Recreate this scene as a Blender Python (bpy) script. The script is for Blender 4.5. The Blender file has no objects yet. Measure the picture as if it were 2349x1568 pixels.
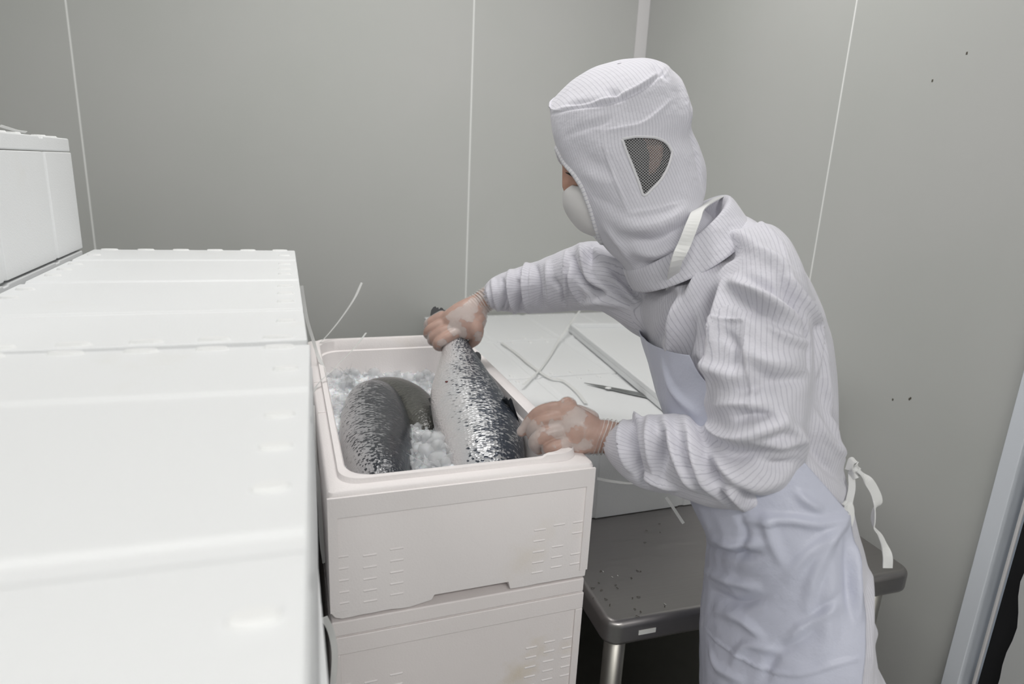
import bpy, bmesh, math, random
import numpy as np
from mathutils import Vector, Matrix
from mathutils.bvhtree import BVHTree
from mathutils.kdtree import KDTree

random.seed(7); np.random.seed(7)
S = bpy.context.scene
COL = S.collection
Z0 = 1.0755                       # height of the open box's rim above the floor

# ------------------------------------------------------------------ camera
FPX = 1462.44
CR = np.array([0.94360332, -0.3277041, 0.04714655])
CU = np.array([0.04133298, 0.25789121, 0.96528944])
CF = np.array([0.32848799, 0.90890161, -0.25689199])
CC = np.array([-0.0378822, -0.80511647, 0.4271142 + Z0])
cam_d = bpy.data.cameras.new('camera'); cam = bpy.data.objects.new('camera', cam_d); COL.objects.link(cam)
cam_d.sensor_width = 36.0; cam_d.lens = FPX / 2349 * 36.0; cam_d.clip_start = 0.01; cam_d.clip_end = 50
cam_d.dof.use_dof = True; cam_d.dof.focus_distance = 1.12; cam_d.dof.aperture_fstop = 3.6
M = Matrix.Identity(4)
for i in range(3):
    M[i][0] = CR[i]; M[i][1] = CU[i]; M[i][2] = -CF[i]; M[i][3] = CC[i]
cam.matrix_world = M
S.camera = cam
S.view_settings.view_transform = 'Standard'; S.view_settings.look = 'None'; S.view_settings.gamma = 1.0
S.view_settings.use_curve_mapping = False
S.view_settings.exposure = 0.36

# ------------------------------------------------------------------ world + lights
W = bpy.data.worlds.new('world'); S.world = W; W.use_nodes = True
W.node_tree.nodes['Background'].inputs[0].default_value = (0.85, 0.92, 1.0, 1); W.node_tree.nodes['Background'].inputs[1].default_value = 0.3
CEIL = 2.75
LAMPS = [(-1.4, -1.9, 12.0), (0.2, -2.1, 21.0), (0.35, 0.5, 8.5)]    # tube fixtures on the ceiling: x, y, watts

# ------------------------------------------------------------------ helpers
def V(a): return Vector((float(a[0]), float(a[1]), float(a[2])))
def ray(x, y): return CF + CR * ((x - 1174.5) / FPX) - CU * ((y - 784) / FPX)
def P(x, y, t): return CC + ray(x, y) * t
def onz(x, y, z): d = ray(x, y); return CC + d * ((z - CC[2]) / d[2])
def onx(x, y, X): d = ray(x, y); return CC + d * ((X - CC[0]) / d[0])
def pix(p):
    d = np.asarray(p) - CC; z = d @ CF
    return np.stack([1174.5 + FPX * (d @ CR) / z, 784 - FPX * (d @ CU) / z], -1)

def link(o, parent=None):
    COL.objects.link(o)
    if parent is not None: o.parent = parent
    return o
def tag(o, label, cat, group=None):
    o['label'] = label; o['category'] = cat
    if group: o['group'] = group
    return o
def empty(name, loc, label=None, cat=None, group=None, rz=0.0):
    o = bpy.data.objects.new(name, None); o.empty_display_size = 0.05
    o.location = V(loc); o.rotation_euler = (0, 0, rz); link(o)
    if label: tag(o, label, cat, group)
    return o
def meshobj(name, verts, faces, mat, parent=None, smooth=True, uv=None, kind=None):
    me = bpy.data.meshes.new(name)
    me.from_pydata([tuple(map(float, v)) for v in verts], [], [tuple(int(i) for i in f) for f in faces])
    me.update()
    if smooth: me.polygons.foreach_set('use_smooth', [True] * len(me.polygons))
    if uv is not None:
        l = me.uv_layers.new(name='UVMap'); l.data.foreach_set('uv', np.asarray(uv, dtype=np.float32).ravel())
    if mat: me.materials.append(mat)
    o = bpy.data.objects.new(name, me); link(o, parent)
    if kind: o['kind'] = kind
    return o
def bmobj(name, bm, mat, parent=None, smooth=False, kind=None, bevel=0, seg=2):
    bmesh.ops.recalc_face_normals(bm, faces=bm.faces)
    me = bpy.data.meshes.new(name); bm.to_mesh(me); bm.free()
    if smooth or bevel: me.polygons.foreach_set('use_smooth', [True] * len(me.polygons))
    if mat: me.materials.append(mat)
    o = bpy.data.objects.new(name, me); link(o, parent)
    if kind: o['kind'] = kind
    if bevel: addbevel(o, bevel, seg)
    return o
def addbevel(o, w, seg=2):
    b = o.modifiers.new('bevel', 'BEVEL'); b.width = w; b.segments = seg; b.limit_method = 'ANGLE'; b.angle_limit = math.radians(24); b.harden_normals = True
def addbox(bm, x0, x1, y0, y1, z0, z1):
    vs = [bm.verts.new(p) for p in ((x0,y0,z0),(x1,y0,z0),(x1,y1,z0),(x0,y1,z0),(x0,y0,z1),(x1,y0,z1),(x1,y1,z1),(x0,y1,z1))]
    for f in ((3,2,1,0),(4,5,6,7),(0,1,5,4),(1,2,6,5),(2,3,7,6),(3,0,4,7)): bm.faces.new([vs[i] for i in f])
def addprism(bm, poly, z0, z1):
    a = [bm.verts.new((p[0], p[1], z0)) for p in poly]; b = [bm.verts.new((p[0], p[1], z1)) for p in poly]
    n = len(poly)
    bm.faces.new(a[::-1]); bm.faces.new(b)
    for i in range(n): bm.faces.new([a[i], a[(i+1) % n], b[(i+1) % n], b[i]])
def catmull(A, n, closed=False):
    A = np.asarray(A, float); m = len(A); out = []
    T = np.linspace(0, m - 1, n)
    for t in T:
        i = min(int(t), m - 2); s = t - i
        p1, p2 = A[i], A[i+1]; p0 = A[i-1] if i > 0 else 2*p1 - p2; p3 = A[i+2] if i + 2 < m else 2*p2 - p1
        out.append(0.5*((2*p1) + (-p0+p2)*s + (2*p0-5*p1+4*p2-p3)*s*s + (-p0+3*p1-3*p2+p3)*s**3))
    return np.array(out)
def fit_specs(specs, k=None):
    """widen or narrow each section so that its outline, not its axis, meets the given picture points"""
    tgt = [(np.array(s[0], float), np.array(s[1], float)) for s in specs]; cur = [list(s) for s in specs]
    ph = np.linspace(0, 2*np.pi, 48, endpoint=False)
    for _ in range(4):
        c, a, D = frames([tuple(s) for s in cur], k)
        for i, (L, R) in enumerate(tgt):
            w = np.linalg.norm(R-L); e = (R-L)/w
            q = (pix(c[i]+np.outer(np.cos(ph), a[i])+np.outer(np.sin(ph), D[i]))-L) @ e
            cur[i][0] = tuple(np.array(cur[i][0])-e*q.min()*.9); cur[i][1] = tuple(np.array(cur[i][1])+e*(w-q.max())*.9)
    return [tuple(s) for s in cur]
def frames(specs, k=None):
    """specs: ((xL,yL),(xR,yR),t,half depth[,k[,t2]]) -> centres, half axis a, half axis D (pointing away from the camera)"""
    c, a = [], []
    for s in specs:
        tl = s[2]; tr = s[5] if len(s) > 5 else s[2]
        L = P(*s[0], tl); R = P(*s[1], tr); c.append((L+R)/2); a.append((R-L)/2)
    c = np.array(c); a = np.array(a); D = []
    for i, s in enumerate(specs):
        kk = s[4] if len(s) > 4 and s[4] is not None else k
        if kk is None:
            tg = c[min(i+1, len(c)-1)] - c[max(i-1, 0)]; d = np.cross(tg, a[i]); d /= np.linalg.norm(d)
            if d @ CF < 0: d = -d
        else:
            d = CF + kk*CU; d -= a[i]*(d @ a[i])/(a[i] @ a[i]); d /= np.linalg.norm(d)
        D.append(d*s[3])
    return c, a, np.array(D)
class Loft:
    """surface swept through elliptical sections; phi=pi is the left picture edge, phi=-pi/2 faces the camera"""
    def __init__(s, specs, nu, nv, k=None, power=2.0):
        c, a, D = frames(fit_specs(specs, k), k)
        s.c = catmull(c, nv); s.a = catmull(a, nv); s.D = catmull(D, nv); s.nu = nu; s.nv = nv; s.pw = power
    def pt(s, i, ph, off=0.0):
        e = 2.0/s.pw
        co = np.sign(np.cos(ph))*np.abs(np.cos(ph))**e; si = np.sign(np.sin(ph))*np.abs(np.sin(ph))**e
        la = np.linalg.norm(s.a[i]); ld = np.linalg.norm(s.D[i])
        return s.c[i] + s.a[i]*(1+off/la)*co + s.D[i]*(1+off/ld)*si
    def grid(s):
        ph = np.linspace(0, 2*np.pi, s.nu, endpoint=False); G = []
        for i in range(s.nv):
            G.append([s.pt(i, p) for p in ph])
        return np.array(G)
    def closed(s):
        G = s.grid(); nv, nu = s.nv, s.nu
        v = list(G.reshape(-1, 3)); f = []
        for i in range(nv-1):
            for j in range(nu):
                f.append((i*nu+j, i*nu+(j+1) % nu, (i+1)*nu+(j+1) % nu, (i+1)*nu+j))
        v.append(s.c[0]); v.append(s.c[-1]); b = len(v)-2
        for j in range(nu):
            f.append((b, (j+1) % nu, j)); f.append((b+1, (nv-1)*nu+j, (nv-1)*nu+(j+1) % nu))
        return v, f
    def bulge(s, w=1): return s
def tube(pts, rad, seg=12, flat=None, n=None, ends=True):
    """round swept tube with rounded ends -> verts, faces"""
    pts = np.asarray(pts, float); rad = np.asarray(rad, float)
    if n: 
        pts = catmull(pts, n); rad = np.interp(np.linspace(0, 1, n), np.linspace(0, 1, len(rad)), rad)
    if ends:
        t0 = pts[0]-pts[1]; t0 /= np.linalg.norm(t0); t1 = pts[-1]-pts[-2]; t1 /= np.linalg.norm(t1)
        P0, R0, P1, R1 = [], [], [], []
        for q in (80, 55, 28):
            an = math.radians(q)
            P0.append(pts[0]+t0*rad[0]*math.sin(an)); R0.append(rad[0]*math.cos(an))
        for q in (28, 55, 80):
            an = math.radians(q)
            P1.append(pts[-1]+t1*rad[-1]*math.sin(an)); R1.append(rad[-1]*math.cos(an))
        pts = np.vstack([P0, pts, P1]); rad = np.concatenate([R0, rad, R1])
    m = len(pts); v = []; f = []
    up = np.array([0.13, 0.2, 0.97]); prev = None
    for i in range(m):
        tg = pts[min(i+1, m-1)]-pts[max(i-1, 0)]; tg /= np.linalg.norm(tg)+1e-12
        if prev is None:
            x = np.cross(tg, up); 
            if np.linalg.norm(x) < 1e-3: x = np.cross(tg, np.array([1., 0, 0]))
        else: x = prev - tg*(prev @ tg)
        x /= np.linalg.norm(x); prev = x; y = np.cross(tg, x)
        for j in range(seg):
            an = 2*math.pi*j/seg
            v.append(pts[i]+rad[i]*(x*math.cos(an)+y*math.sin(an)))
    for i in range(m-1):
        for j in range(seg): f.append((i*seg+j, i*seg+(j+1) % seg, (i+1)*seg+(j+1) % seg, (i+1)*seg+j))
    f.append(tuple(range(seg))[::-1]); f.append(tuple((m-1)*seg+j for j in range(seg)))
    return v, f
def ribbon(pts, width, wdir, thick=0.0006, n=40):
    """thin flat tape with real thickness; wdir: one width direction, or one for each point"""
    pts = catmull(pts, n); wd = np.asarray(wdir, float)
    if wd.ndim == 1: wd = np.tile(wd, (n, 1))
    else: wd = catmull(wd, n)
    v, f = [], []
    for i in range(n):
        tg = pts[min(i+1, n-1)]-pts[max(i-1, 0)]; tg /= np.linalg.norm(tg)
        w = wd[i]-tg*(wd[i] @ tg); w /= np.linalg.norm(w); nn = np.cross(tg, w)
        for sx, sy in ((-1,-1),(1,-1),(1,1),(-1,1)): v.append(pts[i]+w*sx*width/2+nn*sy*thick/2)
    for i in range(n-1):
        for j in range(4): f.append((i*4+j, i*4+(j+1) % 4, i*4+4+(j+1) % 4, i*4+4+j))
    f.append((3,2,1,0)); f.append(tuple((n-1)*4+j for j in range(4)))
    return v, f
def merge(parts):
    v, f = [], []
    for a, b in parts:
        o = len(v); v += list(a); f += [tuple(i+o for i in q) for q in b]
    return v, f
def remesh(parts, vox):
    v, f = merge(parts)
    me = bpy.data.meshes.new('tmp'); me.from_pydata([tuple(map(float, p)) for p in v], [], f)
    bm = bmesh.new(); bm.from_mesh(me); bmesh.ops.recalc_face_normals(bm, faces=bm.faces); bm.to_mesh(me); bm.free()
    o = bpy.data.objects.new('tmp', me); COL.objects.link(o)
    m = o.modifiers.new('r', 'REMESH'); m.mode = 'VOXEL'; m.voxel_size = vox; m.adaptivity = 0
    dg = bpy.context.evaluated_depsgraph_get()
    r = bpy.data.meshes.new_from_object(o.evaluated_get(dg))
    n = len(r.vertices); vv = np.empty(n*3); r.vertices.foreach_get('co', vv)
    ff = [tuple(p.vertices) for p in r.polygons]
    bpy.data.objects.remove(o); bpy.data.meshes.remove(me); bpy.data.meshes.remove(r)
    return vv.reshape(-1, 3), ff
def relax(v, f, it, lam=0.5):
    fa = np.array([q if len(q) == 4 else (q[0], q[1], q[2], q[0]) for q in f])
    e = np.vstack([fa[:, [0,1]], fa[:, [1,2]], fa[:, [2,3]], fa[:, [3,0]]]); e = np.vstack([e, e[:, ::-1]])
    n = len(v); cnt = np.maximum(np.bincount(e[:, 0], minlength=n), 1)
    v = v.copy()
    for _ in range(it):
        s = np.stack([np.bincount(e[:, 0], weights=v[e[:, 1], k], minlength=n) for k in range(3)], -1)/cnt[:, None]
        v += lam*(s-v)
    return v
def vnormals(v, f):
    fa = np.array([q if len(q) == 4 else (q[0], q[1], q[2], q[2]) for q in f])
    n = np.cross(v[fa[:, 2]]-v[fa[:, 0]], v[fa[:, 3]]-v[fa[:, 1]])
    t = fa[:, 2] == fa[:, 3]
    if t.any(): n[t] = np.cross(v[fa[t, 1]]-v[fa[t, 0]], v[fa[t, 2]]-v[fa[t, 0]])
    N = np.zeros_like(v)
    for k in range(4):
        for d in range(3): N[:, d] += np.bincount(fa[:, k], weights=n[:, d], minlength=len(v))
    return N/(np.linalg.norm(N, axis=1)[:, None]+1e-12)
def press_folds(v, f, folds, scale=1.0):
    """folds: (pixel polyline, amplitude in mm, half width in mm); laid on the surface where the view ray meets it"""
    bvh = BVHTree.FromPolygons([tuple(p) for p in v], f)
    N = vnormals(v, f); d = np.zeros(len(v)); o = V(CC)
    for poly, amp, wid in folds:
        ln = sum(math.dist(a, b) for a, b in zip(poly[:-1], poly[1:])); px = catmull(poly, max(12, int(ln/2.2))); pts = []; ws = []
        for i, (x, y) in enumerate(px):
            h = bvh.ray_cast(o, V(ray(x, y)))
            if h[0] is not None: pts.append(np.array(h[0])); ws.append(math.sin(math.pi*min(max((i+0.6)/(len(px)+0.2), 0), 1))**0.6)
        if not pts: continue
        best = np.zeros(len(v)); w = wid/1000
        for p, s in zip(pts, ws):
            q = ((v-p)**2).sum(1); near = q < (3.2*w)**2
            best[near] = np.maximum(best[near], s*np.exp(-q[near]/(2*w*w)))
        d += best*amp/1000*scale
    return v + N*d[:, None]
def vnoise(p, sc, seed=0):
    """smooth pseudo noise from summed sines"""
    r = np.random.RandomState(seed); o = np.zeros(len(p))
    for k in range(7):
        w = r.normal(size=3); w *= sc*(0.6+0.9*r.rand())/np.linalg.norm(w); o += np.sin(p @ w + r.rand()*6.28)
    return o/7*1.6

# ------------------------------------------------------------------ materials
def mat(name, color=(0.8, 0.8, 0.8), rough=0.5, metal=0.0, **kw):
    m = bpy.data.materials.new(name); m.use_nodes = True
    b = m.node_tree.nodes['Principled BSDF']
    b.inputs['Base Color'].default_value = (*color, 1); b.inputs['Roughness'].default_value = rough; b.inputs['Metallic'].default_value = metal
    for k, v in kw.items(): b.inputs[k.replace('_', ' ')].default_value = v
    return m
def nt(m): return m.node_tree.nodes, m.node_tree.links, m.node_tree.nodes['Principled BSDF']
def N(m, t, **kw):
    n = m.node_tree.nodes.new(t)
    for k, v in kw.items(): setattr(n, k, v)
    return n
def noise(m, scale, detail=3, coord='Object', stretch=None, rough=0.5):
    tc = N(m, 'ShaderNodeTexCoord'); n = N(m, 'ShaderNodeTexNoise'); n.inputs['Scale'].default_value = scale; n.inputs['Detail'].default_value = detail; n.inputs['Roughness'].default_value = rough
    if stretch:
        mp = N(m, 'ShaderNodeMapping'); mp.inputs['Scale'].default_value = stretch
        m.node_tree.links.new(tc.outputs[coord], mp.inputs['Vector']); m.node_tree.links.new(mp.outputs[0], n.inputs['Vector'])
    else: m.node_tree.links.new(tc.outputs[coord], n.inputs['Vector'])
    return n
def ramp(m, src, stops):
    r = N(m, 'ShaderNodeValToRGB'); e = r.color_ramp.elements
    while len(e) < len(stops): e.new(0.5)
    for i, (p, c) in enumerate(stops): e[i].position = p; e[i].color = (*c, 1) if len(c) == 3 else c
    m.node_tree.links.new(src, r.inputs[0]); return r
def bump(m, src, strength, dist, chain=None):
    b = N(m, 'ShaderNodeBump'); b.inputs['Strength'].default_value = strength; b.inputs['Distance'].default_value = dist
    m.node_tree.links.new(src, b.inputs['Height'])
    if chain: m.node_tree.links.new(chain.outputs[0], b.inputs['Normal'])
    m.node_tree.links.new(b.outputs[0], m.node_tree.nodes['Principled BSDF'].inputs['Normal']); return b
def mmath(m, op, a, b=None, c=None):
    n = N(m, 'ShaderNodeMath', operation=op)
    for i, x in enumerate((a, b, c)):
        if x is None: continue
        if isinstance(x, (int, float)): n.inputs[i].default_value = x
        else: m.node_tree.links.new(x, n.inputs[i])
    return n.outputs[0]
def lk(m, a, b): m.node_tree.links.new(a, b)

def foam_mat(name, col, stain=0.25):
    m = mat(name, col, 0.62, Specular_IOR_Level=0.35)
    tc = N(m, 'ShaderNodeTexCoord'); vo = N(m, 'ShaderNodeTexVoronoi'); vo.inputs['Scale'].default_value = 330
    lk(m, tc.outputs['Object'], vo.inputs['Vector'])
    b1 = bump(m, vo.outputs['Distance'], 0.16, 0.0012)
    n2 = noise(m, 28, 4); bump(m, n2.outputs[0], 0.10, 0.003, b1)
    n3 = noise(m, 5.5, 5, rough=0.6)
    r = ramp(m, n3.outputs[0], [(0.60, col), (0.78, tuple(c*k for c, k in zip(col, (1-0.12*stain, 1-0.17*stain, 1-0.30*stain))))])
    lk(m, r.outputs[0], nt(m)[2].inputs['Base Color'])
    return m
FOAM = foam_mat('foam_white', (0.82, 0.835, 0.845))
FOAM_PINK_LIT = foam_mat('foam_pink_lit', (0.90, 0.86, 0.855), 0.4)  # white foam; pinkish reflected light is put into its base colour
FOAM_STAIN = foam_mat('foam_stained', (0.90, 0.85, 0.84), 1.0)  # real stains over white foam, its base tinted pink for reflected light
KNOB = mat('foam_smooth', (0.84, 0.85, 0.85), 0.6)

WALL = mat('wall_panel_paint', (0.53, 0.54, 0.525), 0.42, Specular_IOR_Level=0.4)
_n = noise(WALL, 1.0, 2, stretch=(9, 9, 0.25)); _b = bump(WALL, _n.outputs[0], 0.25, 0.004)
_n = noise(WALL, 900, 1); bump(WALL, _n.outputs[0], 0.04, 0.0005, _b)
_n = noise(WALL, 1.6, 4); _r = ramp(WALL, _n.outputs[0], [(0.3, (0.515, 0.53, 0.51)), (0.7, (0.55, 0.555, 0.545))]); lk(WALL, _r.outputs[0], nt(WALL)[2].inputs['Base Color'])
JOINT = mat('joint_sealant', (0.90, 0.91, 0.90), 0.5)
ALU = mat('painted_profile', (0.68, 0.67, 0.68), 0.35)
JAMB = mat('jamb_bluish_white', (0.76, 0.80, 0.86), 0.35)
RUBBER = mat('black_rubber', (0.012, 0.012, 0.014), 0.5)
LEAF = mat('door_leaf_grey', (0.55, 0.56, 0.56), 0.5)
FLOOR = mat('grey_epoxy_floor', (0.15, 0.16, 0.155), 0.35)
_n = noise(FLOOR, 40, 4); bump(FLOOR, _n.outputs[0], 0.2, 0.002)
CEILM = mat('ceiling_white', (0.75, 0.76, 0.76), 0.6)
STEEL = mat('stainless_steel', (0.37, 0.355, 0.35), 0.34, 1.0)
_n = noise(STEEL, 1.0, 3, stretch=(6, 300, 300)); _r = ramp(STEEL, _n.outputs[0], [(0.3, (0.30,)*3), (0.7, (0.43,)*3)]); lk(STEEL, _r.outputs[0], nt(STEEL)[2].inputs['Roughness'])
_n = noise(STEEL, 7, 4); bump(STEEL, _n.outputs[0], 0.06, 0.004)
STEEL_D = mat('steel_leg', (0.40, 0.39, 0.36), 0.4, 1.0)
BLADE = mat('knife_blade', (0.35, 0.36, 0.36), 0.22, 1.0)
HANDLE = mat('knife_handle', (0.75, 0.75, 0.74), 0.5)
LABEL = mat('sticker', (0.80, 0.80, 0.78), 0.45)
SCRAP = mat('dark_scrap', (0.10, 0.09, 0.07), 0.6)
STRAP = mat('strap_plastic', (0.90, 0.91, 0.90), 0.3, Alpha=0.65)
FILM = mat('clear_film', (0.93, 0.95, 0.95), 0.08, Transmission_Weight=0.95, IOR=1.1)

def cloth_mat(name, base, line, rough=0.75, lw=0.115):
    m = mat(name, base, rough, Sheen_Weight=0.25, Sheen_Roughness=0.5, Specular_IOR_Level=0.3)
    uv = N(m, 'ShaderNodeUVMap'); sp = N(m, 'ShaderNodeSeparateXYZ'); lk(m, uv.outputs[0], sp.inputs[0])
    fr = mmath(m, 'FRACT', sp.outputs[0]); d = mmath(m, 'ABSOLUTE', mmath(m, 'SUBTRACT', fr, 0.5))
    r = ramp(m, d, [(lw*0.5, line), (lw*0.5+0.06, base)])
    lk(m, r.outputs[0], nt(m)[2].inputs['Base Color'])
    n = noise(m, 34, 4, rough=0.55); b = bump(m, n.outputs[0], 0.45, 0.009)
    n2 = noise(m, 110, 2); bump(m, n2.outputs[0], 0.12, 0.002, b)
    return m
CLOTH = cloth_mat('striped_coat_cloth', (0.665, 0.66, 0.72), (0.50, 0.495, 0.56), lw=0.09)
APRON = mat('apron_vinyl', (0.57, 0.59, 0.70), 0.42, Specular_IOR_Level=0.4)
_n = noise(APRON, 16, 5, rough=0.6); bump(APRON, _n.outputs[0], 0.32, 0.012)
TAPE = mat('white_tape', (0.74, 0.745, 0.74), 0.7)
MASK = mat('mask_white', (0.70, 0.69, 0.69), 0.8)
HEM = cloth_mat('hem_cloth', (0.68, 0.68, 0.71), (0.50, 0.50, 0.56))
TROUS = mat('trouser_cloth', (0.76, 0.76, 0.80), 0.8)
BOOT = mat('white_boot', (0.78, 0.78, 0.78), 0.4)
SKIN = mat('skin', (0.56, 0.30, 0.215), 0.5, Subsurface_Weight=0.15, Subsurface_Radius=(0.01, 0.004, 0.002), Subsurface_Scale=0.3)
_n = noise(SKIN, 60, 3); _r = ramp(SKIN, _n.outputs[0], [(0.3, (0.40, 0.225, 0.165)), (0.7, (0.50, 0.295, 0.225))]); lk(SKIN, _r.outputs[0], nt(SKIN)[2].inputs['Base Color'])
HAIR = mat('black_hair', (0.012, 0.010, 0.009), 0.5)
def glove_mat():
    m = bpy.data.materials.new('vinyl_glove'); m.use_nodes = True; n = m.node_tree.nodes; b = n['Principled BSDF']
    b.inputs['Base Color'].default_value = (0.80, 0.78, 0.77, 1); b.inputs['Roughness'].default_value = 0.3
    tr = N(m, 'ShaderNodeBsdfTransparent'); mx = N(m, 'ShaderNodeMixShader')
    ns = noise(m, 26, 3, rough=0.45); r = ramp(m, ns.outputs[0], [(0.50, (0.15,)*3), (0.535, (0.40,)*3), (0.62, (0.46,)*3)])
    at = N(m, 'ShaderNodeAttribute', attribute_name='cuff'); lk(m, mmath(m, 'MAXIMUM', r.outputs[0], at.outputs['Fac']), mx.inputs[0]); lk(m, tr.outputs[0], mx.inputs[1]); lk(m, b.outputs[0], mx.inputs[2]); lk(m, mx.outputs[0], n['Material Output'].inputs[0])
    n2 = noise(m, 70, 3); bump(m, n2.outputs[0], 0.3, 0.003)
    return m
GLOVE = glove_mat()
def net_mat():
    m = bpy.data.materials.new('black_net'); m.use_nodes = True; n = m.node_tree.nodes; b = n['Principled BSDF']
    b.inputs['Base Color'].default_value = (0.34, 0.34, 0.35, 1); b.inputs['Roughness'].default_value = 0.7
    uv = N(m, 'ShaderNodeUVMap'); sp = N(m, 'ShaderNodeSeparateXYZ'); lk(m, uv.outputs[0], sp.inputs[0])
    s = mmath(m, 'ADD', sp.outputs[0], sp.outputs[1]); t = mmath(m, 'SUBTRACT', sp.outputs[0], sp.outputs[1])
    a = mmath(m, 'ABSOLUTE', mmath(m, 'SUBTRACT', mmath(m, 'FRACT', s), 0.5)); c = mmath(m, 'ABSOLUTE', mmath(m, 'SUBTRACT', mmath(m, 'FRACT', t), 0.5))
    k = mmath(m, 'MAXIMUM', mmath(m, 'LESS_THAN', a, 0.15), mmath(m, 'LESS_THAN', c, 0.15))
    tr = N(m, 'ShaderNodeBsdfTransparent'); mx = N(m, 'ShaderNodeMixShader')
    lk(m, k, mx.inputs[0]); lk(m, tr.outputs[0], mx.inputs[1]); lk(m, b.outputs[0], mx.inputs[2]); lk(m, mx.outputs[0], n['Material Output'].inputs[0])
    return m
NET = net_mat()

def fish_mat(name, belly, flank, back, lo=0.30, hi=0.72, metal=0.35):
    """each scale is silver or dark; the share of dark scales grows towards the back"""
    m = mat(name, flank, 0.3, metal, Specular_IOR_Level=0.6, Coat_Weight=0.3, Coat_Roughness=0.15)
    at = N(m, 'ShaderNodeAttribute', attribute_name='dorsal')
    ns = noise(m, 22, 4); ad = mmath(m, 'MULTIPLY_ADD', mmath(m, 'SUBTRACT', ns.outputs[0], 0.5), 0.5, at.outputs['Fac'])
    uv = N(m, 'ShaderNodeUVMap'); vo = N(m, 'ShaderNodeTexVoronoi'); vo.inputs['Scale'].default_value = 1.0; vo.inputs['Randomness'].default_value = 0.75
    lk(m, uv.outputs[0], vo.inputs['Vector'])
    sp = N(m, 'ShaderNodeSeparateColor'); lk(m, vo.outputs['Color'], sp.inputs[0])
    share = ramp(m, ad, [(lo, (0.0,)*3), ((lo+hi)/2, (0.42,)*3), (hi, (1.0,)*3)])
    df = mmath(m, 'SUBTRACT', share.outputs[0], mmath(m, 'MULTIPLY', sp.outputs[0], 0.95))
    dark = ramp(m, df, [(0.0, (0,)*3), (0.14, (1,)*3)])
    light = ramp(m, ad, [(0.12, belly), (0.45, flank), (0.85, tuple(c*0.55 for c in flank))])
    mx = N(m, 'ShaderNodeMix', data_type='RGBA', blend_type='MIX')
    lk(m, dark.outputs[0], mx.inputs['Factor']); lk(m, light.outputs[0], mx.inputs[6]); mx.inputs[7].default_value = (*back, 1)
    lk(m, mx.outputs[2], nt(m)[2].inputs['Base Color'])
    b = bump(m, vo.outputs['Distance'], 0.55, 0.0020); b.invert = True
    return m
SALMON = fish_mat('salmon_silver', (0.72, 0.69, 0.69), (0.62, 0.63, 0.65), (0.05, 0.06, 0.08), 0.26, 1.0)
SALMON_D = fish_mat('salmon_dark', (0.58, 0.58, 0.59), (0.36, 0.365, 0.38), (0.030, 0.035, 0.045), 0.04, 0.80, 0.2)
SALMON_O = fish_mat('salmon_olive', (0.10, 0.10, 0.09), (0.10, 0.10, 0.088), (0.055, 0.056, 0.05), 0.3, 0.7, 0.0)
FIN = mat('fin_black', (0.018, 0.02, 0.025), 0.3, Coat_Weight=0.5)
FIN_O = mat('fin_grey', (0.07, 0.072, 0.07), 0.35, Coat_Weight=0.4)
ICE = mat('ice', (0.86, 0.88, 0.90), 0.10, Alpha=0.36, IOR=1.31, Coat_Weight=0.6, Coat_Roughness=0.05)
_n = noise(ICE, 60, 4); bump(ICE, _n.outputs[0], 0.3, 0.003)
ICE_W = mat('ice_bed', (0.86, 0.885, 0.91), 0.25, Subsurface_Weight=0.3, Subsurface_Scale=0.01)
_v = N(ICE_W, 'ShaderNodeTexVoronoi'); _v.inputs['Scale'].default_value = 70; _tc = N(ICE_W, 'ShaderNodeTexCoord'); lk(ICE_W, _tc.outputs['Object'], _v.inputs['Vector']); bump(ICE_W, _v.outputs['Distance'], 0.6, 0.006)
LAMPGLOW = bpy.data.materials.new('tube_diffuser'); LAMPGLOW.use_nodes = True
_b = LAMPGLOW.node_tree.nodes['Principled BSDF']; _b.inputs['Emission Color'].default_value = (1, 0.98, 0.95, 1); _b.inputs['Emission Strength'].default_value = 3.0

# ------------------------------------------------------------------ the room
XR, YB, XL, YF = 1.272, 1.525, -2.3, -2.6
def structure(o): o['kind'] = 'structure'; return o
bm = bmesh.new(); addbox(bm, XL-.1, XR+.1, YF-.1, YB+.1, -.1, 0); structure(bmobj('floor', bm, FLOOR))
bm = bmesh.new(); addbox(bm, XL-.1, XR+.1, YF-.1, YB+.1, CEIL, CEIL+.08); structure(bmobj('ceiling', bm, CEILM))
def panel_wall(name, axis, pos, sgn, cuts):
    """backing slab + proud painted panels with a sealed joint between them"""
    lo, hi = cuts[0], cuts[-1]; bm = bmesh.new(); b0, b1 = sorted((pos+sgn*.0006, pos+sgn*.10))
    if axis == 'y': addbox(bm, lo, hi, b0, b1, 0, CEIL)
    else: addbox(bm, b0, b1, lo, hi, 0, CEIL)
    w = structure(bmobj(name, bm, JOINT))
    for a, b in zip(cuts[:-1], cuts[1:]):
        bm = bmesh.new(); p0, p1 = sorted((pos, pos+sgn*.002)); g = .0026
        if axis == 'y': addbox(bm, a+g, b-g, p0, p1, .001, CEIL-.001)
        else: addbox(bm, p0, p1, a+g, b-g, .001, CEIL-.001)
        bmobj('panel', bm, WALL, w)
    return w
def ony(x, y, Y): d = ray(x, y); return CC + d*((Y-CC[1])/d[1])
j0 = ony(150, 0, YB)[0]; j1 = ony(1088, 0, YB)[0]; pw = j1-j0
panel_wall('wall_back', 'y', YB, 1, [XL, j0-pw, j0, j1, XR])
ry = onx(1915, 300, XR)[1]; dj = onx(2165, 1568, XR)[1]
panel_wall('wall_right', 'x', XR, 1, [dj, ry, YB])
panel_wall('wall_left', 'x', XL, -1, [YF, YF+1.2, YF+2.4, YB])
panel_wall('wall_front', 'y', YF, -1, [XL, XL+1.2, XL+2.4, XR])
wr = bpy.data.objects['wall_right']
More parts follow.
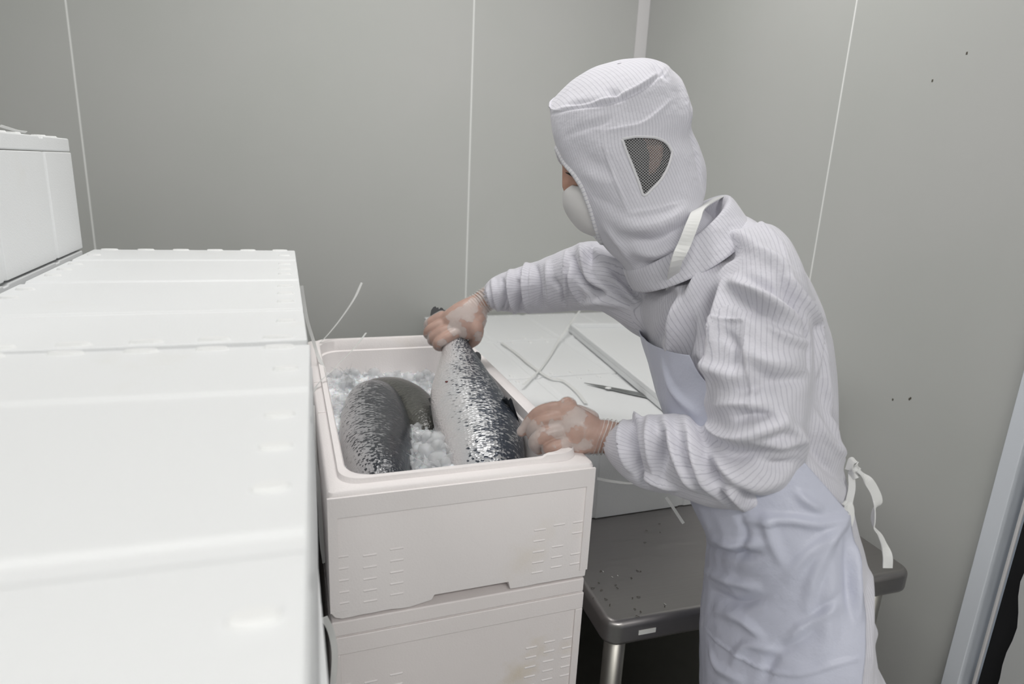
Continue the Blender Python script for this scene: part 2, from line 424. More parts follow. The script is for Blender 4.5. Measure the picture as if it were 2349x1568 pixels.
for sx, sy in ((2218, 122), (2139, 185), (2086, 915), (2048, 916), (2089, 913)):
    q = onx(sx, sy, XR); bm = bmesh.new(); addbox(bm, -.0006, 0, -.0016, .0016, -.0026, .0026); o = bmobj('scuff', bm, SCRAP, wr); o.location = V(q)
bm = bmesh.new(); addprism(bm, [(XR-.034, YB-.0005), (XR-.026, YB-.007), (XR-.007, YB-.026), (XR-.0005, YB-.034), (XR-.0005, YB-.0005)], 0.0, CEIL)
structure(bmobj('trim_1', bm, ALU, bevel=.002))
# doorway at the right: bluish jamb, grey reveal, black gasket, door leaf
d1 = onx(2240, 1568, XR)[1]; d2 = onx(2290, 1568, XR)[1]; dm = dj + (d1-dj)*.55
door = structure(empty('door_1', (XR, dj, 0)))
def dpart(name, x0, x1, y0, y1, m, z1=2.1, bev=.002):
    bm = bmesh.new(); addbox(bm, x0-XR, x1-XR, y0-dj, y1-dj, 0, z1); return bmobj(name, bm, m, door, bevel=bev)
dpart('jamb', XR-.012, XR+.1, dm, dj, JAMB); dpart('reveal', XR-.006, XR+.1, d1, dm, ALU); dpart('bead', XR-.010, XR-.004, d1-.002, d1+.004, ALU)
# wavy rubber gasket edge and leaf
v, f = [], []
nz = 70
for i in range(nz):
    z = 2.1*i/(nz-1); w = .006*math.sin(z*17)+.004*math.sin(z*41+1)
    for x, y in ((.0, d1-dj), (.0, d2-dj+w-.02), (.05, d2-dj+w-.02), (.05, d1-dj)): v.append((x+.004, y, z))
for i in range(nz-1):
    for j in range(4): f.append((i*4+j, i*4+(j+1) % 4, i*4+4+(j+1) % 4, i*4+4+j))
meshobj('gasket', v, f, RUBBER, door, smooth=False)
v, f = [], []
for i in range(nz):
    z = 2.1*i/(nz-1); w = .006*math.sin(z*17)+.004*math.sin(z*41+1)
    for x, y in ((-.008, d2-dj+w), (-.008, -1.0), (.05, -1.0), (.05, d2-dj+w)): v.append((x, y, z))
for i in range(nz-1):
    for j in range(4): f.append((i*4+j, i*4+(j+1) % 4, i*4+4+(j+1) % 4, i*4+4+j))
meshobj('leaf', v, f, LEAF, door, smooth=False)
dpart('lintel', XR-.012, XR+.1, -1.0+dj, dj, JAMB, CEIL).location.z = 2.1
door.children[-1].scale.z = (CEIL-2.1)/CEIL
panel_wall('wall_right_rear', 'x', XR, 1, [YF, dj-1.0])

# ceiling tube fixtures (outside the frame)
for i, (lx, ly, wt) in enumerate(LAMPS):
    fx = empty('ceiling_light', (lx, ly, CEIL), 'white tube light fixture on the ceiling ' + ('above the left front corner of the room', 'in front of the doorway side', 'above the steel table')[i], 'ceiling light', 'ceiling tube lights')
    bm = bmesh.new(); addbox(bm, -.65, .65, -.16, .16, -.05, 0); bmobj('housing', bm, ALU, fx, bevel=.006)
    bm = bmesh.new(); addbox(bm, -.62, .62, -.14, .14, -.054, -.05); bmobj('diffuser', bm, LAMPGLOW, fx)
    ld = bpy.data.lights.new('tube_light', 'AREA'); ld.shape = 'RECTANGLE'; ld.size = 1.24; ld.size_y = .28; ld.energy = wt; ld.color = (1, 0.975, 0.95)
    lo = bpy.data.objects.new('tube_light', ld); link(lo, fx); lo.location = (0, 0, -.058)

# ------------------------------------------------------------------ steel table
TZ = Z0-.325; ta = math.radians(-2.2)
tab = empty('steel_table', (.463, .02, 0), 'stainless steel work table with rounded front edge under the foam boxes', 'table', rz=ta)
TW, TL = .695, 1.455
def rrect(x0, x1, y0, y1, r, n=6):
    p = []
    for cx, cy, a0 in ((x1-r, y0+r, -90), (x1-r, y1-r, 0), (x0+r, y1-r, 90), (x0+r, y0+r, 180)):
        for k in range(n+1):
            a = math.radians(a0+90*k/n); p.append((cx+r*math.cos(a), cy+r*math.sin(a)))
    return p
bm = bmesh.new(); addprism(bm, rrect(0, TW, 0, TL, .03), TZ-.052, TZ); bmobj('table_top', bm, STEEL, tab, bevel=.013, seg=4)
for lx in (.045, TW-.045):
    for ly in (.05, TL-.05):
        v, f = tube([(lx, ly, .03), (lx, ly, TZ-.05)], [.02, .02], 16, ends=False); lg = meshobj('leg', v, f, STEEL_D, tab)
        v, f = tube([(lx, ly, 0), (lx, ly, .03)], [.024, .016], 12, ends=False); meshobj('foot', v, f, RUBBER, lg)
bm = bmesh.new(); addprism(bm, rrect(.03, TW-.03, .035, TL-.035, .02), .16, .19); bmobj('shelf', bm, STEEL_D, tab, bevel=.006)
bm = bmesh.new(); addbox(bm, .062, .096, -.0012, .002, TZ-.031, TZ-.022); bmobj('sticker', bm, LABEL, tab)
# scraps lying on the table top
r_ = random.Random(4)
for i in range(26):
    q = onz(*( (r_.uniform(1355, 1480), r_.uniform(1300, 1420)) if i < 20 else (r_.uniform(1480, 1600), r_.uniform(1180, 1400)) ), TZ)
    an = r_.uniform(0, 3.1); L = r_.uniform(.003, .007)
    v, f = ribbon([(0, 0, 0), (L*.5, .0015, .0012), (L, 0, 0)], .0009, (0, 1, .2), .0006, 5)
    o = meshobj('scrap', v, f, SCRAP if i % 7 else LABEL); o.location = (q[0], q[1], TZ+.0006); o.rotation_euler.z = an
    tag(o, 'tiny dark fleck of debris lying on the steel table top' if i % 7 else 'tiny white foam crumb lying on the steel table top', 'debris', 'debris on the steel table')

# ------------------------------------------------------------------ foam boxes
PITCH = .2183; HB = .189; LW, LL = .4, .8
GR = (.2, .5, .8)
def plan(Wd, Ln, x0=0, y0=0, nd=.003, nw=.008):
    p = [(x0, y0), (Wd, y0)]
    for g in GR: p += [(Wd, Ln*g-nw), (Wd-nd, Ln*g-nw+.003), (Wd-nd, Ln*g+nw-.003), (Wd, Ln*g+nw)]
    p += [(Wd, Ln), (x0, Ln)]
    for g in reversed(GR): p += [(x0, Ln*g+nw), (x0+nd, Ln*g+nw-.003), (x0+nd, Ln*g-nw+.003), (x0, Ln*g-nw)]
    return p
def face_frame(bm, Wd, hb, z0, ya=0, yb=.0035):
    """raised border on the short end, its top band and its two side bands"""
    addbox(bm, 0, Wd, ya, yb, hb-.030, hb); addbox(bm, 0, .013, ya, yb, z0, hb-.030); addbox(bm, Wd-.013, Wd, ya, yb, z0, hb-.030)
RIDGE_ME = None; rz_ = random.Random(2)
def ridges(par, Wd, zs=(.103, .084, .065, .046, .028), yy=.0036):
    global RIDGE_ME
    if RIDGE_ME is None:
        bm = bmesh.new(); vs = [bm.verts.new(p) for p in ((-.010, 0, -.0022), (.010, 0, -.0022), (.010, 0, .0022), (-.010, 0, .0022), (-.009, -.0013, .0004), (.009, -.0013, .0004), (.009, -.0008, .0014), (-.009, -.0008, .0014))]
        for q in ((0,1,5,4), (1,2,6,5), (2,3,7,6), (3,0,4,7), (4,5,6,7)): bm.faces.new([vs[i] for i in q])
        RIDGE_ME = bpy.data.meshes.new('ridge'); bm.to_mesh(RIDGE_ME); bm.free(); RIDGE_ME.materials.append(FOAM_PINK_LIT)
    for fx in (.045, .14, .235, .785, .865, .945):
        for k, z in enumerate(zs):
            if rz_.random() < .12: continue
            o = bpy.data.objects.new('ridge', RIDGE_ME); link(o, par); o.location = (Wd*fx, yy, z - (.004 if fx in (.14, .785) else 0)); o.scale.x = 1.0 if fx not in (.045, .945) else .9
_cache = {}; _stud = []
def stud_mesh():
    if not _stud:
        bm = bmesh.new(); lo, hi = [], []
        for k in range(12):
            an = 2*math.pi*k/12; lo.append(bm.verts.new((.018*math.cos(an), .006*math.sin(an), 0))); hi.append(bm.verts.new((.0145*math.cos(an), .0045*math.sin(an), .0035)))
        bm.faces.new(hi)
        for k in range(12): bm.faces.new([lo[k], lo[(k+1) % 12], hi[(k+1) % 12], hi[k]])
        me = bpy.data.meshes.new('stud'); bm.to_mesh(me); bm.free(); me.materials.append(KNOB); _stud.append(me)
    return _stud[0]
def foam_box(x0, y0, z0, label, group=None, Wd=LW, Ln=LL, rz90=False, m=FOAM, with_ridges=False, studs=False, rz=0.0):
    key = (Wd, Ln, m.name)
    loc = (x0+Ln, y0, z0) if rz90 else (x0, y0, z0)
    e = empty('foam_box', loc, label, 'foam box', group, rz=math.pi/2 if rz90 else rz)
    if key not in _cache:
        bm = bmesh.new(); addprism(bm, plan(Wd, Ln, 0, .0035), .001, HB); face_frame(bm, Wd, HB, .001); b = bmobj('body', bm, m, e, bevel=.0035)
        bm = bmesh.new()
        # lid: profile along y with strap grooves, swept along x, plus moulded oval studs
        pr = [(.001, HB+.0015), (Ln-.001, HB+.0015), (Ln-.001, PITCH-.003)]
        for g in reversed(GR): pr += [(Ln*g+.012, PITCH-.003), (Ln*g+.008, PITCH-.006), (Ln*g-.008, PITCH-.006), (Ln*g-.012, PITCH-.003)]
        pr += [(.001, PITCH-.003)]
        a = [bm.verts.new((0.001, p[0], p[1])) for p in pr]; c = [bm.verts.new((Wd-.001, p[0], p[1])) for p in pr]; n = len(pr)
        bm.faces.new(a); bm.faces.new(c[::-1])
        for i in range(n): bm.faces.new([a[i], a[(i+1) % n], c[(i+1) % n], c[i]])
        l = bmobj('lid', bm, m, e, bevel=.003)
        _cache[key] = (b, l)
    else:
        for src in _cache[key]:
            o = src.copy(); link(o, e)
            if src is _cache[key][1]: l = o
    if studs:
        nx = max(2, round(Wd/.07)); ny = max(2, round(Ln/.06))
        def stud(cx, cy, k):
            o = bpy.data.objects.new('stud', stud_mesh()); link(o, l); o.location = (cx, cy, PITCH-.0035); o.scale = (1, 1, 1) if k == 0 else (.72, 1.08, 1)
        for yy in (.012, Ln-.012):
            for k in range(nx): stud((k+.5)*Wd/nx, yy, 0)
        for k in range(1, ny-1):
            for xx in (.024, Wd-.024):
                y = (k+.5)*Ln/ny
                if min(abs(y-g*Ln) for g in GR) > .02: stud(xx, y, 1)
    if with_ridges: ridges(e, Wd)
    return e

XO = 0.0
# the stack beneath the open box
words = ['lowest', 'second lowest', 'third lowest', 'fourth lowest', 'fifth lowest', 'sixth lowest']
for i in range(4):
    lab = 'closed foam box with stained end directly beneath the open fish box' if i == 3 else '%s closed foam box in the stack beneath the open fish box' % words[i]
    foam_box(XO, 0.0, i*PITCH, lab, 'boxes beneath the open fish box', m=FOAM_STAIN, with_ridges=(i >= 2))
# left columns
for nm, x0, y0, k in (('far', -.4177, -.0635, 6), ('near', -.4155, -.872, 6), ('wall', -.831, -.078, 7)):
    place = {'far': 'stack between tallest stack and open fish box', 'near': 'stack farthest from the panel wall', 'wall': 'tallest foam box stack'}[nm]
    for i in range(k):
        top = i == k-1
        if top:
            lab = {'far': 'white foam box with studded lid topping the stack beside the open fish box', 'near': 'slightly turned white foam box topping the stack farthest from the panel wall',
                   'wall': 'white foam box topping the tallest stack, one level above other lids'}[nm]
        else: lab = '%s white foam box of the %s' % (words[i], place)
        dx = 0 if top else (0, .003, -.002, .002, -.003, 0, 0)[i]
        rz = math.radians(-2.3) if top and nm == 'near' else 0.0
        ox, oy = (x0+dx, y0)
        if rz:                                                    # turn about its far right corner
            cx, cy = -.0155, -.0835; ox = cx - (LW*math.cos(rz)-LL*math.sin(rz)); oy = cy - (LW*math.sin(rz)+LL*math.cos(rz))
        foam_box(ox, oy, i*PITCH, lab, {'far': 'boxes of the low left stack', 'near': 'boxes of the near stack', 'wall': 'boxes of the tallest stack'}[nm], studs=top, rz=rz)
# boxes on the table, long side across
TBX, TBW, TBL = .437, .381, .78
BT = TZ + PITCH
for i, lab in enumerate(('white foam box at the front edge of the row on the steel table', 'white foam box in the middle of the row on the steel table', 'white foam box at the panel wall end of the row on the steel table')):
    foam_box(TBX, .347+i*TBW, TZ, lab, 'foam boxes on the steel table', Wd=TBW-.002, Ln=TBL, rz90=True, studs=True)
# loose lid lying upside down on them
lz = BT
bl = onz(1308, 764, lz); fl = onz(1525, 948, lz); ddir = bl-fl; la = math.atan2(-ddir[0], ddir[1]); LLn = .79; LWd = .375
lid = empty('foam_cover', (fl[0], fl[1], lz+.0005), 'loose foam lid lying upside down across the boxes on the steel table', 'lid', rz=la)
bm = bmesh.new(); addbox(bm, 0, LWd, 0, LLn, 0, .016); bmobj('plate', bm, FOAM, lid, bevel=.003)
bm = bmesh.new()
for a in ((0, LWd, 0, .016), (0, LWd, LLn-.016, LLn), (0, .016, .016, LLn-.016), (LWd-.016, LWd, .016, LLn-.016)): addbox(bm, *a, .0155, .031)
bmobj('rim', bm, FOAM, lid, bevel=.003)

# ------------------------------------------------------------------ the open box
HO = Z0 - 4*PITCH
ob = empty('foam_box', (XO, 0, 4*PITCH), 'open white foam box filled with salmon and ice', 'foam box')
def rr(d, r, n=12):
    return rrect(d, LW-d, d, LL-d, max(r, .002), n)
NP = 13*4
loops = [(0, .008, .016), (0, .010, HO-.007), (.002, .010, HO-.002), (.005, .012, HO), (.017, .030, HO+.0005), (.0185, .034, HO+.0075), (.027, .042, HO+.0075), (.0295, .045, HO+.004), (.030, .046, HO-.020), (.033, .047, HO-.0225), (.040, .05, .034), (.06, .04, .030)]
bm = bmesh.new(); rings = []
def dens(p, m=4):
    out = []
    for i in range(len(p)):
        a, b = np.array(p[i]), np.array(p[(i+1) % len(p)]); L = np.linalg.norm(b-a); k = 1
        if L > .1: k = 40
        for j in range(k): out.append(tuple(a+(b-a)*j/k))
    return out
for d, r, z in loops:
    pp = dens(rr(d, r)); ring = []
    for x, y in pp:
        zz = z
        if z > HO+.003 or (d == .0295):
            if x > LW-.05 and .045 < y < LL-.06: zz = HO+.0004 if z > HO+.003 else min(z, HO)
            elif x > LW-.075 and y < .045: zz = z+.005
        ring.append(bm.verts.new((x, y, zz)))
    rings.append(ring)
n = len(rings[0])
for a, b in zip(rings[:-1], rings[1:]):
    for i in range(n): bm.faces.new([a[i], a[(i+1) % n], b[(i+1) % n], b[i]])
bm.faces.new(rings[-1][::-1]); bm.faces.new(rings[0])
face_frame(bm, LW, HO-.0075, .016, -.003, .001)
b = bmobj('body', bm, FOAM_PINK_LIT, ob, smooth=False)
b.data.polygons.foreach_set('use_smooth', [True]*len(b.data.polygons)); 
try: b.data.set_sharp_from_angle(angle=math.radians(38))
except Exception: pass
# chipped foot edge: two pieces with a notch between them
def foot(pts):
    bm = bmesh.new(); a = [bm.verts.new((x, 0, z)) for x, z in pts]; c = [bm.verts.new((x, .05, z)) for x, z in pts]; k = len(pts)
    bm.faces.new(a); bm.faces.new(c[::-1])
    for i in range(k): bm.faces.new([a[i], a[(i+1) % k], c[(i+1) % k], c[i]])
    bmobj('foot_edge', bm, FOAM_PINK_LIT, ob, bevel=.0015)
rg = random.Random(3)
foot([(0.0, .017), (0.002, .012), (.006, .006), (.016, .002)] + [(.016+.014*k, .0015+rg.uniform(0, .003)) for k in range(1, 9)] + [(.146, .007), (.151, .017)])
foot([(.266, .017), (.270, .002)] + [(.285+.016*k, .0012+rg.uniform(0, .0012)) for k in range(7)] + [(.399, .0015), (.4, .017)])
bm = bmesh.new(); addbox(bm, .003, LW-.003, .052, LL-.003, .0008, .017); bmobj('foot_plinth', bm, FOAM_PINK_LIT, ob)
ridges(ob, LW, yy=.0002)
for yy in (.30, .47):
    bm = bmesh.new(); addbox(bm, .0045, .030, -.0016, .0016, HO-.0005, HO+.0016); o = bmobj('strap_stop', bm, FOAM_PINK_LIT, ob); o.location.y = yy

# ------------------------------------------------------------------ salmon
def fish(name, specs, m, label, nu=72, nv=120, flip=1, scl=.0040, wrinkle=0.0, phase=0.0):
    L = Loft(specs, nu, nv); G = L.grid()
    e = empty(name, G[nv//2].mean(0)*[1, 1, 0]+[0, 0, G[..., 2].min()], label, 'fish', 'salmon in the open box'); org = np.array(e.location)
    v = list((G-org).reshape(-1, 3)); f = []; uv = []
    cum = np.concatenate([[0], np.cumsum(np.linalg.norm(np.diff(L.c, axis=0), axis=1))]); R = np.linalg.norm(L.a, axis=1).max()*.85
    for i in range(nv-1):
        for j in range(nu):
            f.append((i*nu+j, i*nu+(j+1) % nu, (i+1)*nu+(j+1) % nu, (i+1)*nu+j))
            for q, w in ((j, i), (j+1, i), (j+1, i+1), (j, i+1)): uv.append((2*math.pi*q/nu*R/scl*.62, cum[w]/scl*1.1))
    v += [L.c[0]-org, L.c[-1]-org]; b = len(v)-2
    for j in range(nu):
        f.append((b, (j+1) % nu, j)); uv += [(0, 0)]*3
        f.append((b+1, (nv-1)*nu+j, (nv-1)*nu+(j+1) % nu)); uv += [(0, 0)]*3
    o = meshobj('body', v, f, m, e, uv=uv)
    at = o.data.attributes.new('dorsal', 'FLOAT', 'POINT'); ph = np.tile(np.linspace(0, 2*np.pi, nu, endpoint=False), nv)
    d = np.concatenate([(np.cos(ph-phase)*flip+1)/2, [.5, .5]]); at.data.foreach_set('value', d.astype(np.float32))
    return e, org, L
def fin(par, org, px, t, m, thick=.003, name='fin', tvar=None):
    """a thin fin with real thickness; px outline at camera depth t (tvar: change of depth along the outline)"""
    n = len(px); tt = [t+(tvar[i] if tvar else 0) for i in range(n)]
    a = [P(x, y, s-thick/2)-org for (x, y), s in zip(px, tt)]; b = [P(x, y, s+thick/2)-org for (x, y), s in zip(px, tt)]
    c = np.mean(px, axis=0); v = a+b; f = [tuple(range(n)), tuple(range(2*n-1, n-1, -1))]
    for i in range(n): f.append((i, i+n, (i+1) % n+n, (i+1) % n))
    return meshobj(name, v, f, m, par, smooth=False)
FA = [((1030, 742), (1062, 742), 1.465, .010), ((1026, 765), (1068, 768), 1.445, .016), ((1018, 788), (1079, 796), 1.42, .024), ((1010, 822), (1100, 828), 1.385, .032), ((998, 862), (1125, 866), 1.34, .040), ((988, 905), (1153, 905), 1.29, .047), ((990, 945), (1176, 945), 1.245, .052), ((998, 985), (1195, 985), 1.20, .055), ((1008, 1025), (1202, 1020), 1.16, .056), ((1020, 1065), (1204, 1055), 1.12, .054), ((1040, 1110), (1200, 1095), 1.085, .045), ((1080, 1140), (1170, 1135), 1.06, .020)]
eA, oA, LA = fish('salmon', FA, SALMON, 'silver salmon lifted by its tail out of the ice', phase=-.15, scl=.0036)
fin(eA, oA, [(1018, 745), (1000, 742), (990, 735), (987, 722), (989, 711), (994, 704), (999, 702), (1002, 706), (1005, 704), (1007, 709), (1009, 707), (1011, 705), (1015, 706), (1019, 711), (1021, 710), (1024, 716), (1045, 742), (1045, 755)], 1.47, FIN, .005, 'tail_fin')
fin(eA, oA, [(1086, 812), (1089, 808), (1094, 806), (1099, 808), (1103, 813), (1104, 820), (1103, 828), (1101, 832), (1092, 826)], 1.385, FIN, .006, 'adipose_fin')
fin(eA, oA, [(1152, 915), (1156, 908), (1160, 912), (1163, 910), (1166, 918), (1171, 912), (1175, 917), (1177, 925), (1184, 945), (1189, 960), (1192, 975), (1186, 976), (1175, 955), (1162, 935)], 1.205, FIN, .006, 'dorsal_fin', [.016, .006, 0, 0, 0, -.004, -.004, -.004, -.006, -.006, -.004, .006, .012, .016])
_b = None
for i in range(LA.nv):
    for ph_ in np.linspace(math.pi, 2*math.pi, 60):
        q = LA.pt(i, ph_); d = np.abs(pix(q)-[1025, 875]).sum()
        if _b is None or d < _b[0]: _b = (d, q)
bm = bmesh.new(); bmesh.ops.create_icosphere(bm, subdivisions=2, radius=.0035)
for w in bm.verts: w.co.z *= .5
o = bmobj('wound', bm, mat('wound_red', (0.10, 0.012, 0.010), 0.25), eA, smooth=True); o.location = V(_b[1]-oA)
FB = [((838, 894), (872, 889), 1.50, .010), ((812, 905), (905, 902), 1.46, .034), ((795, 925), (922, 922), 1.41, .048), ((783, 955), (937, 958), 1.345, .055), ((778, 995), (946, 1000), 1.27, .058), ((782, 1035), (948, 1040), 1.195, .058), ((795, 1075), (944, 1080), 1.12, .055), ((815, 1110), (935, 1118), 1.06, .045), ((850, 1135), (905, 1140), 1.02, .015)]
eB, oB, LB = fish('salmon', FB, SALMON_D, 'dark-backed salmon lying against the left wall of the open box', phase=-.3)
fin(eB, oB, [(905, 918), (912, 910), (922, 907), (917, 920), (913, 932), (906, 930)], 1.385, FIN_O, .005, 'fin')
fin(eB, oB, [(917, 935), (922, 948), (930, 968), (937, 988), (936, 992), (930, 982), (921, 962), (914, 942)], 1.31, FIN_O, .005, 'gill_edge')
FC = [((836, 902), (852, 880), 1.58, .010), ((852, 925), (880, 868), 1.55, .04), ((880, 955), (920, 867), 1.50, .05), ((905, 985), (958, 884), 1.45, .056), ((930, 1010), (985, 912), 1.40, .056), ((950, 1030), (1003, 942), 1.35, .05), ((968, 1045), (1008, 975), 1.31, .036), ((985, 1050), (1002, 1010), 1.29, .012)]
eC, oC, LC = fish('salmon', FC, SALMON_O, 'olive-grey salmon half buried in ice between the other two', phase=.6)
fin(eC, oC, [(982, 914), (992, 908), (1001, 912), (1016, 923), (1013, 930), (1008, 937), (1000, 934), (988, 928)], 1.335, FIN_O, .006, 'fin', [.0, .0, .0, .01, .01, .005, 0, 0])
fin(eC, oC, [(984, 930), (996, 927), (1005, 935), (1007, 948), (1001, 955), (992, 960), (985, 952)], 1.325, FIN_O, .006, 'fin')

# ------------------------------------------------------------------ ice
def ice_h(x, y):
    h = -.098 + .050*math.exp(-(((x-.21)/.055)**2+((y-.22)/.14)**2)) + .016*math.exp(-(((x-.1)/.2)**2+((y-.74)/.09)**2)) + .012*math.exp(-((x-.36)/.05)**2-((y-.12)/.1)**2) + .02*math.exp(-((x-.05)/.03)**2-((y-.62)/.15)**2)
    return h + .006*math.sin(x*61+y*23)*math.sin(y*57-x*11) + .003*math.sin(x*170)*math.sin(y*150)
nx, ny = 90, 190; v, f = [], []
for i in range(ny):
    for j in range(nx):
        x = .038+.324*j/(nx-1); y = .038+.724*i/(ny-1); v.append((x, y, Z0+ice_h(x, y)))
for i in range(ny-1):
    for j in range(nx-1): f.append((i*nx+j, i*nx+j+1, (i+1)*nx+j+1, (i+1)*nx+j))
k0 = len(v)
bot = [(.04, .04), (.36, .04), (.36, .76), (.04, .76)]
border = [j for j in range(nx)] + [i*nx+nx-1 for i in range(1, ny)] + [(ny-1)*nx+j for j in range(nx-2, -1, -1)] + [i*nx for i in range(ny-2, 0, -1)]
zb = 4*PITCH+.0345
for bi in border: v.append((min(max(v[bi][0], .042), .358), min(max(v[bi][1], .042), .758), zb))
for k in range(len(border)): f.append((border[k], border[(k+1) % len(border)], k0+(k+1) % len(border), k0+k)[::-1])
f.append(tuple(k0+k for k in range(len(border))))
ri = random.Random(11)
def ice_proto(kind, r):
    """melted block: rounded cube or short cylinder with dents"""
    bm = bmesh.new(); bmesh.ops.create_icosphere(bm, subdivisions=2, radius=1.0)
    p = 4.0 if kind else 2.6; ax = (r.uniform(.8, 1.25), r.uniform(.75, 1.1), r.uniform(.6, .95))
    ph = [r.uniform(0, 6) for _ in range(3)]
    for q in bm.verts:
        c = q.co; s = (abs(c.x)**p+abs(c.y)**p+abs(c.z)**p)**(1/p); c /= s
        c *= 1+.12*math.sin(3*c.x+ph[0])*math.sin(3.4*c.y+ph[1])+.07*math.sin(6*c.z+ph[2])
        c.x *= ax[0]; c.y *= ax[1]; c.z *= ax[2]
    me = bpy.data.meshes.new('ice_cube'); bm.to_mesh(me); bm.free(); me.polygons.foreach_set('use_smooth', [True]*len(me.polygons)); me.materials.append(ICE); return me
def ice_shard(r):
    bm = bmesh.new()
    for _ in range(14): bm.verts.new((r.uniform(-1.1, 1.1), r.uniform(-.9, .9), r.uniform(-.75, .75)))
    h = bmesh.ops.convex_hull(bm, input=bm.verts); bmesh.ops.delete(bm, geom=[q for q in h['geom_interior'] if isinstance(q, bmesh.types.BMVert)], context='VERTS')
    bmesh.ops.bevel(bm, geom=list(bm.edges), offset=.12, segments=1, affect='EDGES')
    me = bpy.data.meshes.new('ice_cube'); bm.to_mesh(me); bm.free(); me.materials.append(ICE); return me
protos = [ice_proto(1, ri) if k < 3 else ice_shard(ri) for k in range(7)]
# small chips: part of the uncountable crushed bed
pv = np.empty(len(protos[0].vertices)*3)
ico = bmesh.new(); bmesh.ops.create_icosphere(ico, subdivisions=1, radius=1.0); iv = np.array([tuple(q.co) for q in ico.verts]); ifc = [tuple(w.index for w in q.verts) for q in ico.faces]; ico.free()
rn = np.random.RandomState(5)
cv, cf = [], []
for i in range(1500):
    x = rn.uniform(.042, .358); y = rn.uniform(.042, .758); s = rn.uniform(.003, .0075)
    A = np.linalg.qr(rn.normal(size=(3, 3)))[0]; q = (iv*(1+rn.uniform(-.25, .25, (len(iv), 1)))*[s, s*rn.uniform(.6, 1.1), s*rn.uniform(.5, 1)]) @ A + [x, y, Z0+ice_h(x, y)+s*.3]
    o = len(cv); cv += list(q); cf += [tuple(w+o for w in t) for t in ifc]
bed = empty('crushed_ice', (LW/2, LL/2, zb), 'white crushed ice bed filling the open foam box around the salmon', 'ice'); bed['kind'] = 'stuff'; org = np.array([LW/2, LL/2, zb])
meshobj('ice_bed', np.array(v)-org, f, ICE_W, bed, kind='stuff'); meshobj('ice_chips', np.array(cv)-org, cf, ICE, bed, smooth=False, kind='stuff')
regions = [((764, 842, 832, 900), 26, .011), ((832, 848, 985, 872), 14, .012), ((962, 850, 1002, 905), 9, .012), ((944, 968, 1045, 1072), 30, .0135), ((764, 880, 792, 960), 8, .010), ((1160, 1030, 1236, 1052), 11, .010), ((925, 1050, 945, 1078), 5, .009), ((800, 1072, 880, 1086), 7, .008), ((985, 985, 1010, 1010), 4, .010)]
for (x0, y0, x1, y1), cnt, s in regions:
    for k in range(cnt):
        px, py = ri.uniform(x0, x1), ri.uniform(y0, y1); z = -.09
        for _ in range(5):
            q = onz(px, py, Z0+z); z = ice_h(min(max(q[0], .04), .36), min(max(q[1], .04), .76)) + .004
        if not (.05 < q[0] < .352 and .05 < q[1] < .752): 
            q[0] = min(max(q[0], .052), .35); q[1] = min(max(q[1], .052), .75)
        sc = s*ri.uniform(.7, 1.25)
        o = bpy.data.objects.new('ice_cube', protos[ri.randrange(7)]); link(o); o.location = (q[0], q[1], Z0+z+sc*.15); o.scale = (sc,)*3; o.rotation_euler = (ri.uniform(0, 6), ri.uniform(0, 6), ri.uniform(0, 6))
        tag(o, 'clear melting ice cube lying on the crushed ice among the salmon', 'ice cube', 'ice cubes in the open box')

# ------------------------------------------------------------------ straps, knife, film
def strap(pts, label, width=.006, wdir=None, n=50, par=None, name='packing_strap'):
    pts = np.array(pts); org = pts.mean(0)*[1, 1, 0]+[0, 0, pts[:, 2].min()]
    v, f = ribbon(pts-org, width, CU*.6+CR*.8 if wdir is None else wdir, .0007, n)
    o = meshobj(name, v, f, STRAP, smooth=False); o.location = V(org)
    return tag(o, label, 'strap', 'loose packing straps')
strap([P(830, 648, 1.62), P(812, 686, 1.61), P(780, 733, 1.58), P(745, 775, 1.55), P(712, 806, 1.52), P(702, 850, 1.50)], 'thin clear strap sticking up above the back corner of the open box')
strap([P(840, 763, 1.36), P(815, 795, 1.34), P(772, 840, 1.29), P(722, 892, 1.24), P(716, 960, 1.22)], 'thin clear strap leaning across the left rim of the open box')
strap([P(692, 655, 1.36), P(697, 690, 1.37), P(705, 735, 1.38), P(717, 775, 1.39), P(728, 812, 1.39), P(744, 850, 1.36), P(746, 900, 1.32), P(738, 950, 1.26), P(718, 1003, 1.20)], 'long clear strap hanging between the left stack and the open box', .007)
strap([P(716, 930, 1.12), P(722, 1050, 1.09), P(733, 1130, 1.06), P(738, 1230, 1.02), P(746, 1290, 1.0)], 'crumpled clear strap in the gap beside the open box', .009)
strap([P(744, 1415, .80), P(760, 1450, .82), P(768, 1500, .84), P(764, 1568, .86)], 'grey strap end hanging low in the gap between the stacks', .008)
strap([onz(1200, 882, BT+.012), onz(1236, 850, BT+.004), onz(1262, 815, BT+.004), onz(1282, 780, BT+.012), onz(1303, 750, BT+.03), onz(1330, 712, BT+.05)], 'clear strap curling up from the lids on the steel table', .007, (1, 0, 0))
strap([P(1370, 1097, 1.245), P(1400, 1103, 1.24), P(1440, 1108, 1.22), P(1475, 1108, 1.19)], 'thin clear strap across the front of the table boxes', .005)
strap([P(1528, 1140, 1.30), P(1545, 1165, 1.285), P(1558, 1185, 1.275), P(1568, 1200, 1.268)], 'short strap end hanging down in front of the table boxes', .006)
strap([onz(1150, 785, BT+.002), onz(1185, 810, BT+.002), onz(1215, 835, BT+.003), onz(1260, 866, BT+.003), onz(1290, 872, BT+.003), onz(1320, 895, BT+.002), onz(1345, 925, BT+.002)], 'flat transparent tape lying on the lids of the table boxes', .010, (1, 0, 0))
strap([P(0, 288, 1.0), P(16, 293, 1.05), P(40, 300, 1.1), P(60, 303, 1.14)], 'thin strap lying over the top box of the tallest stack', .005)
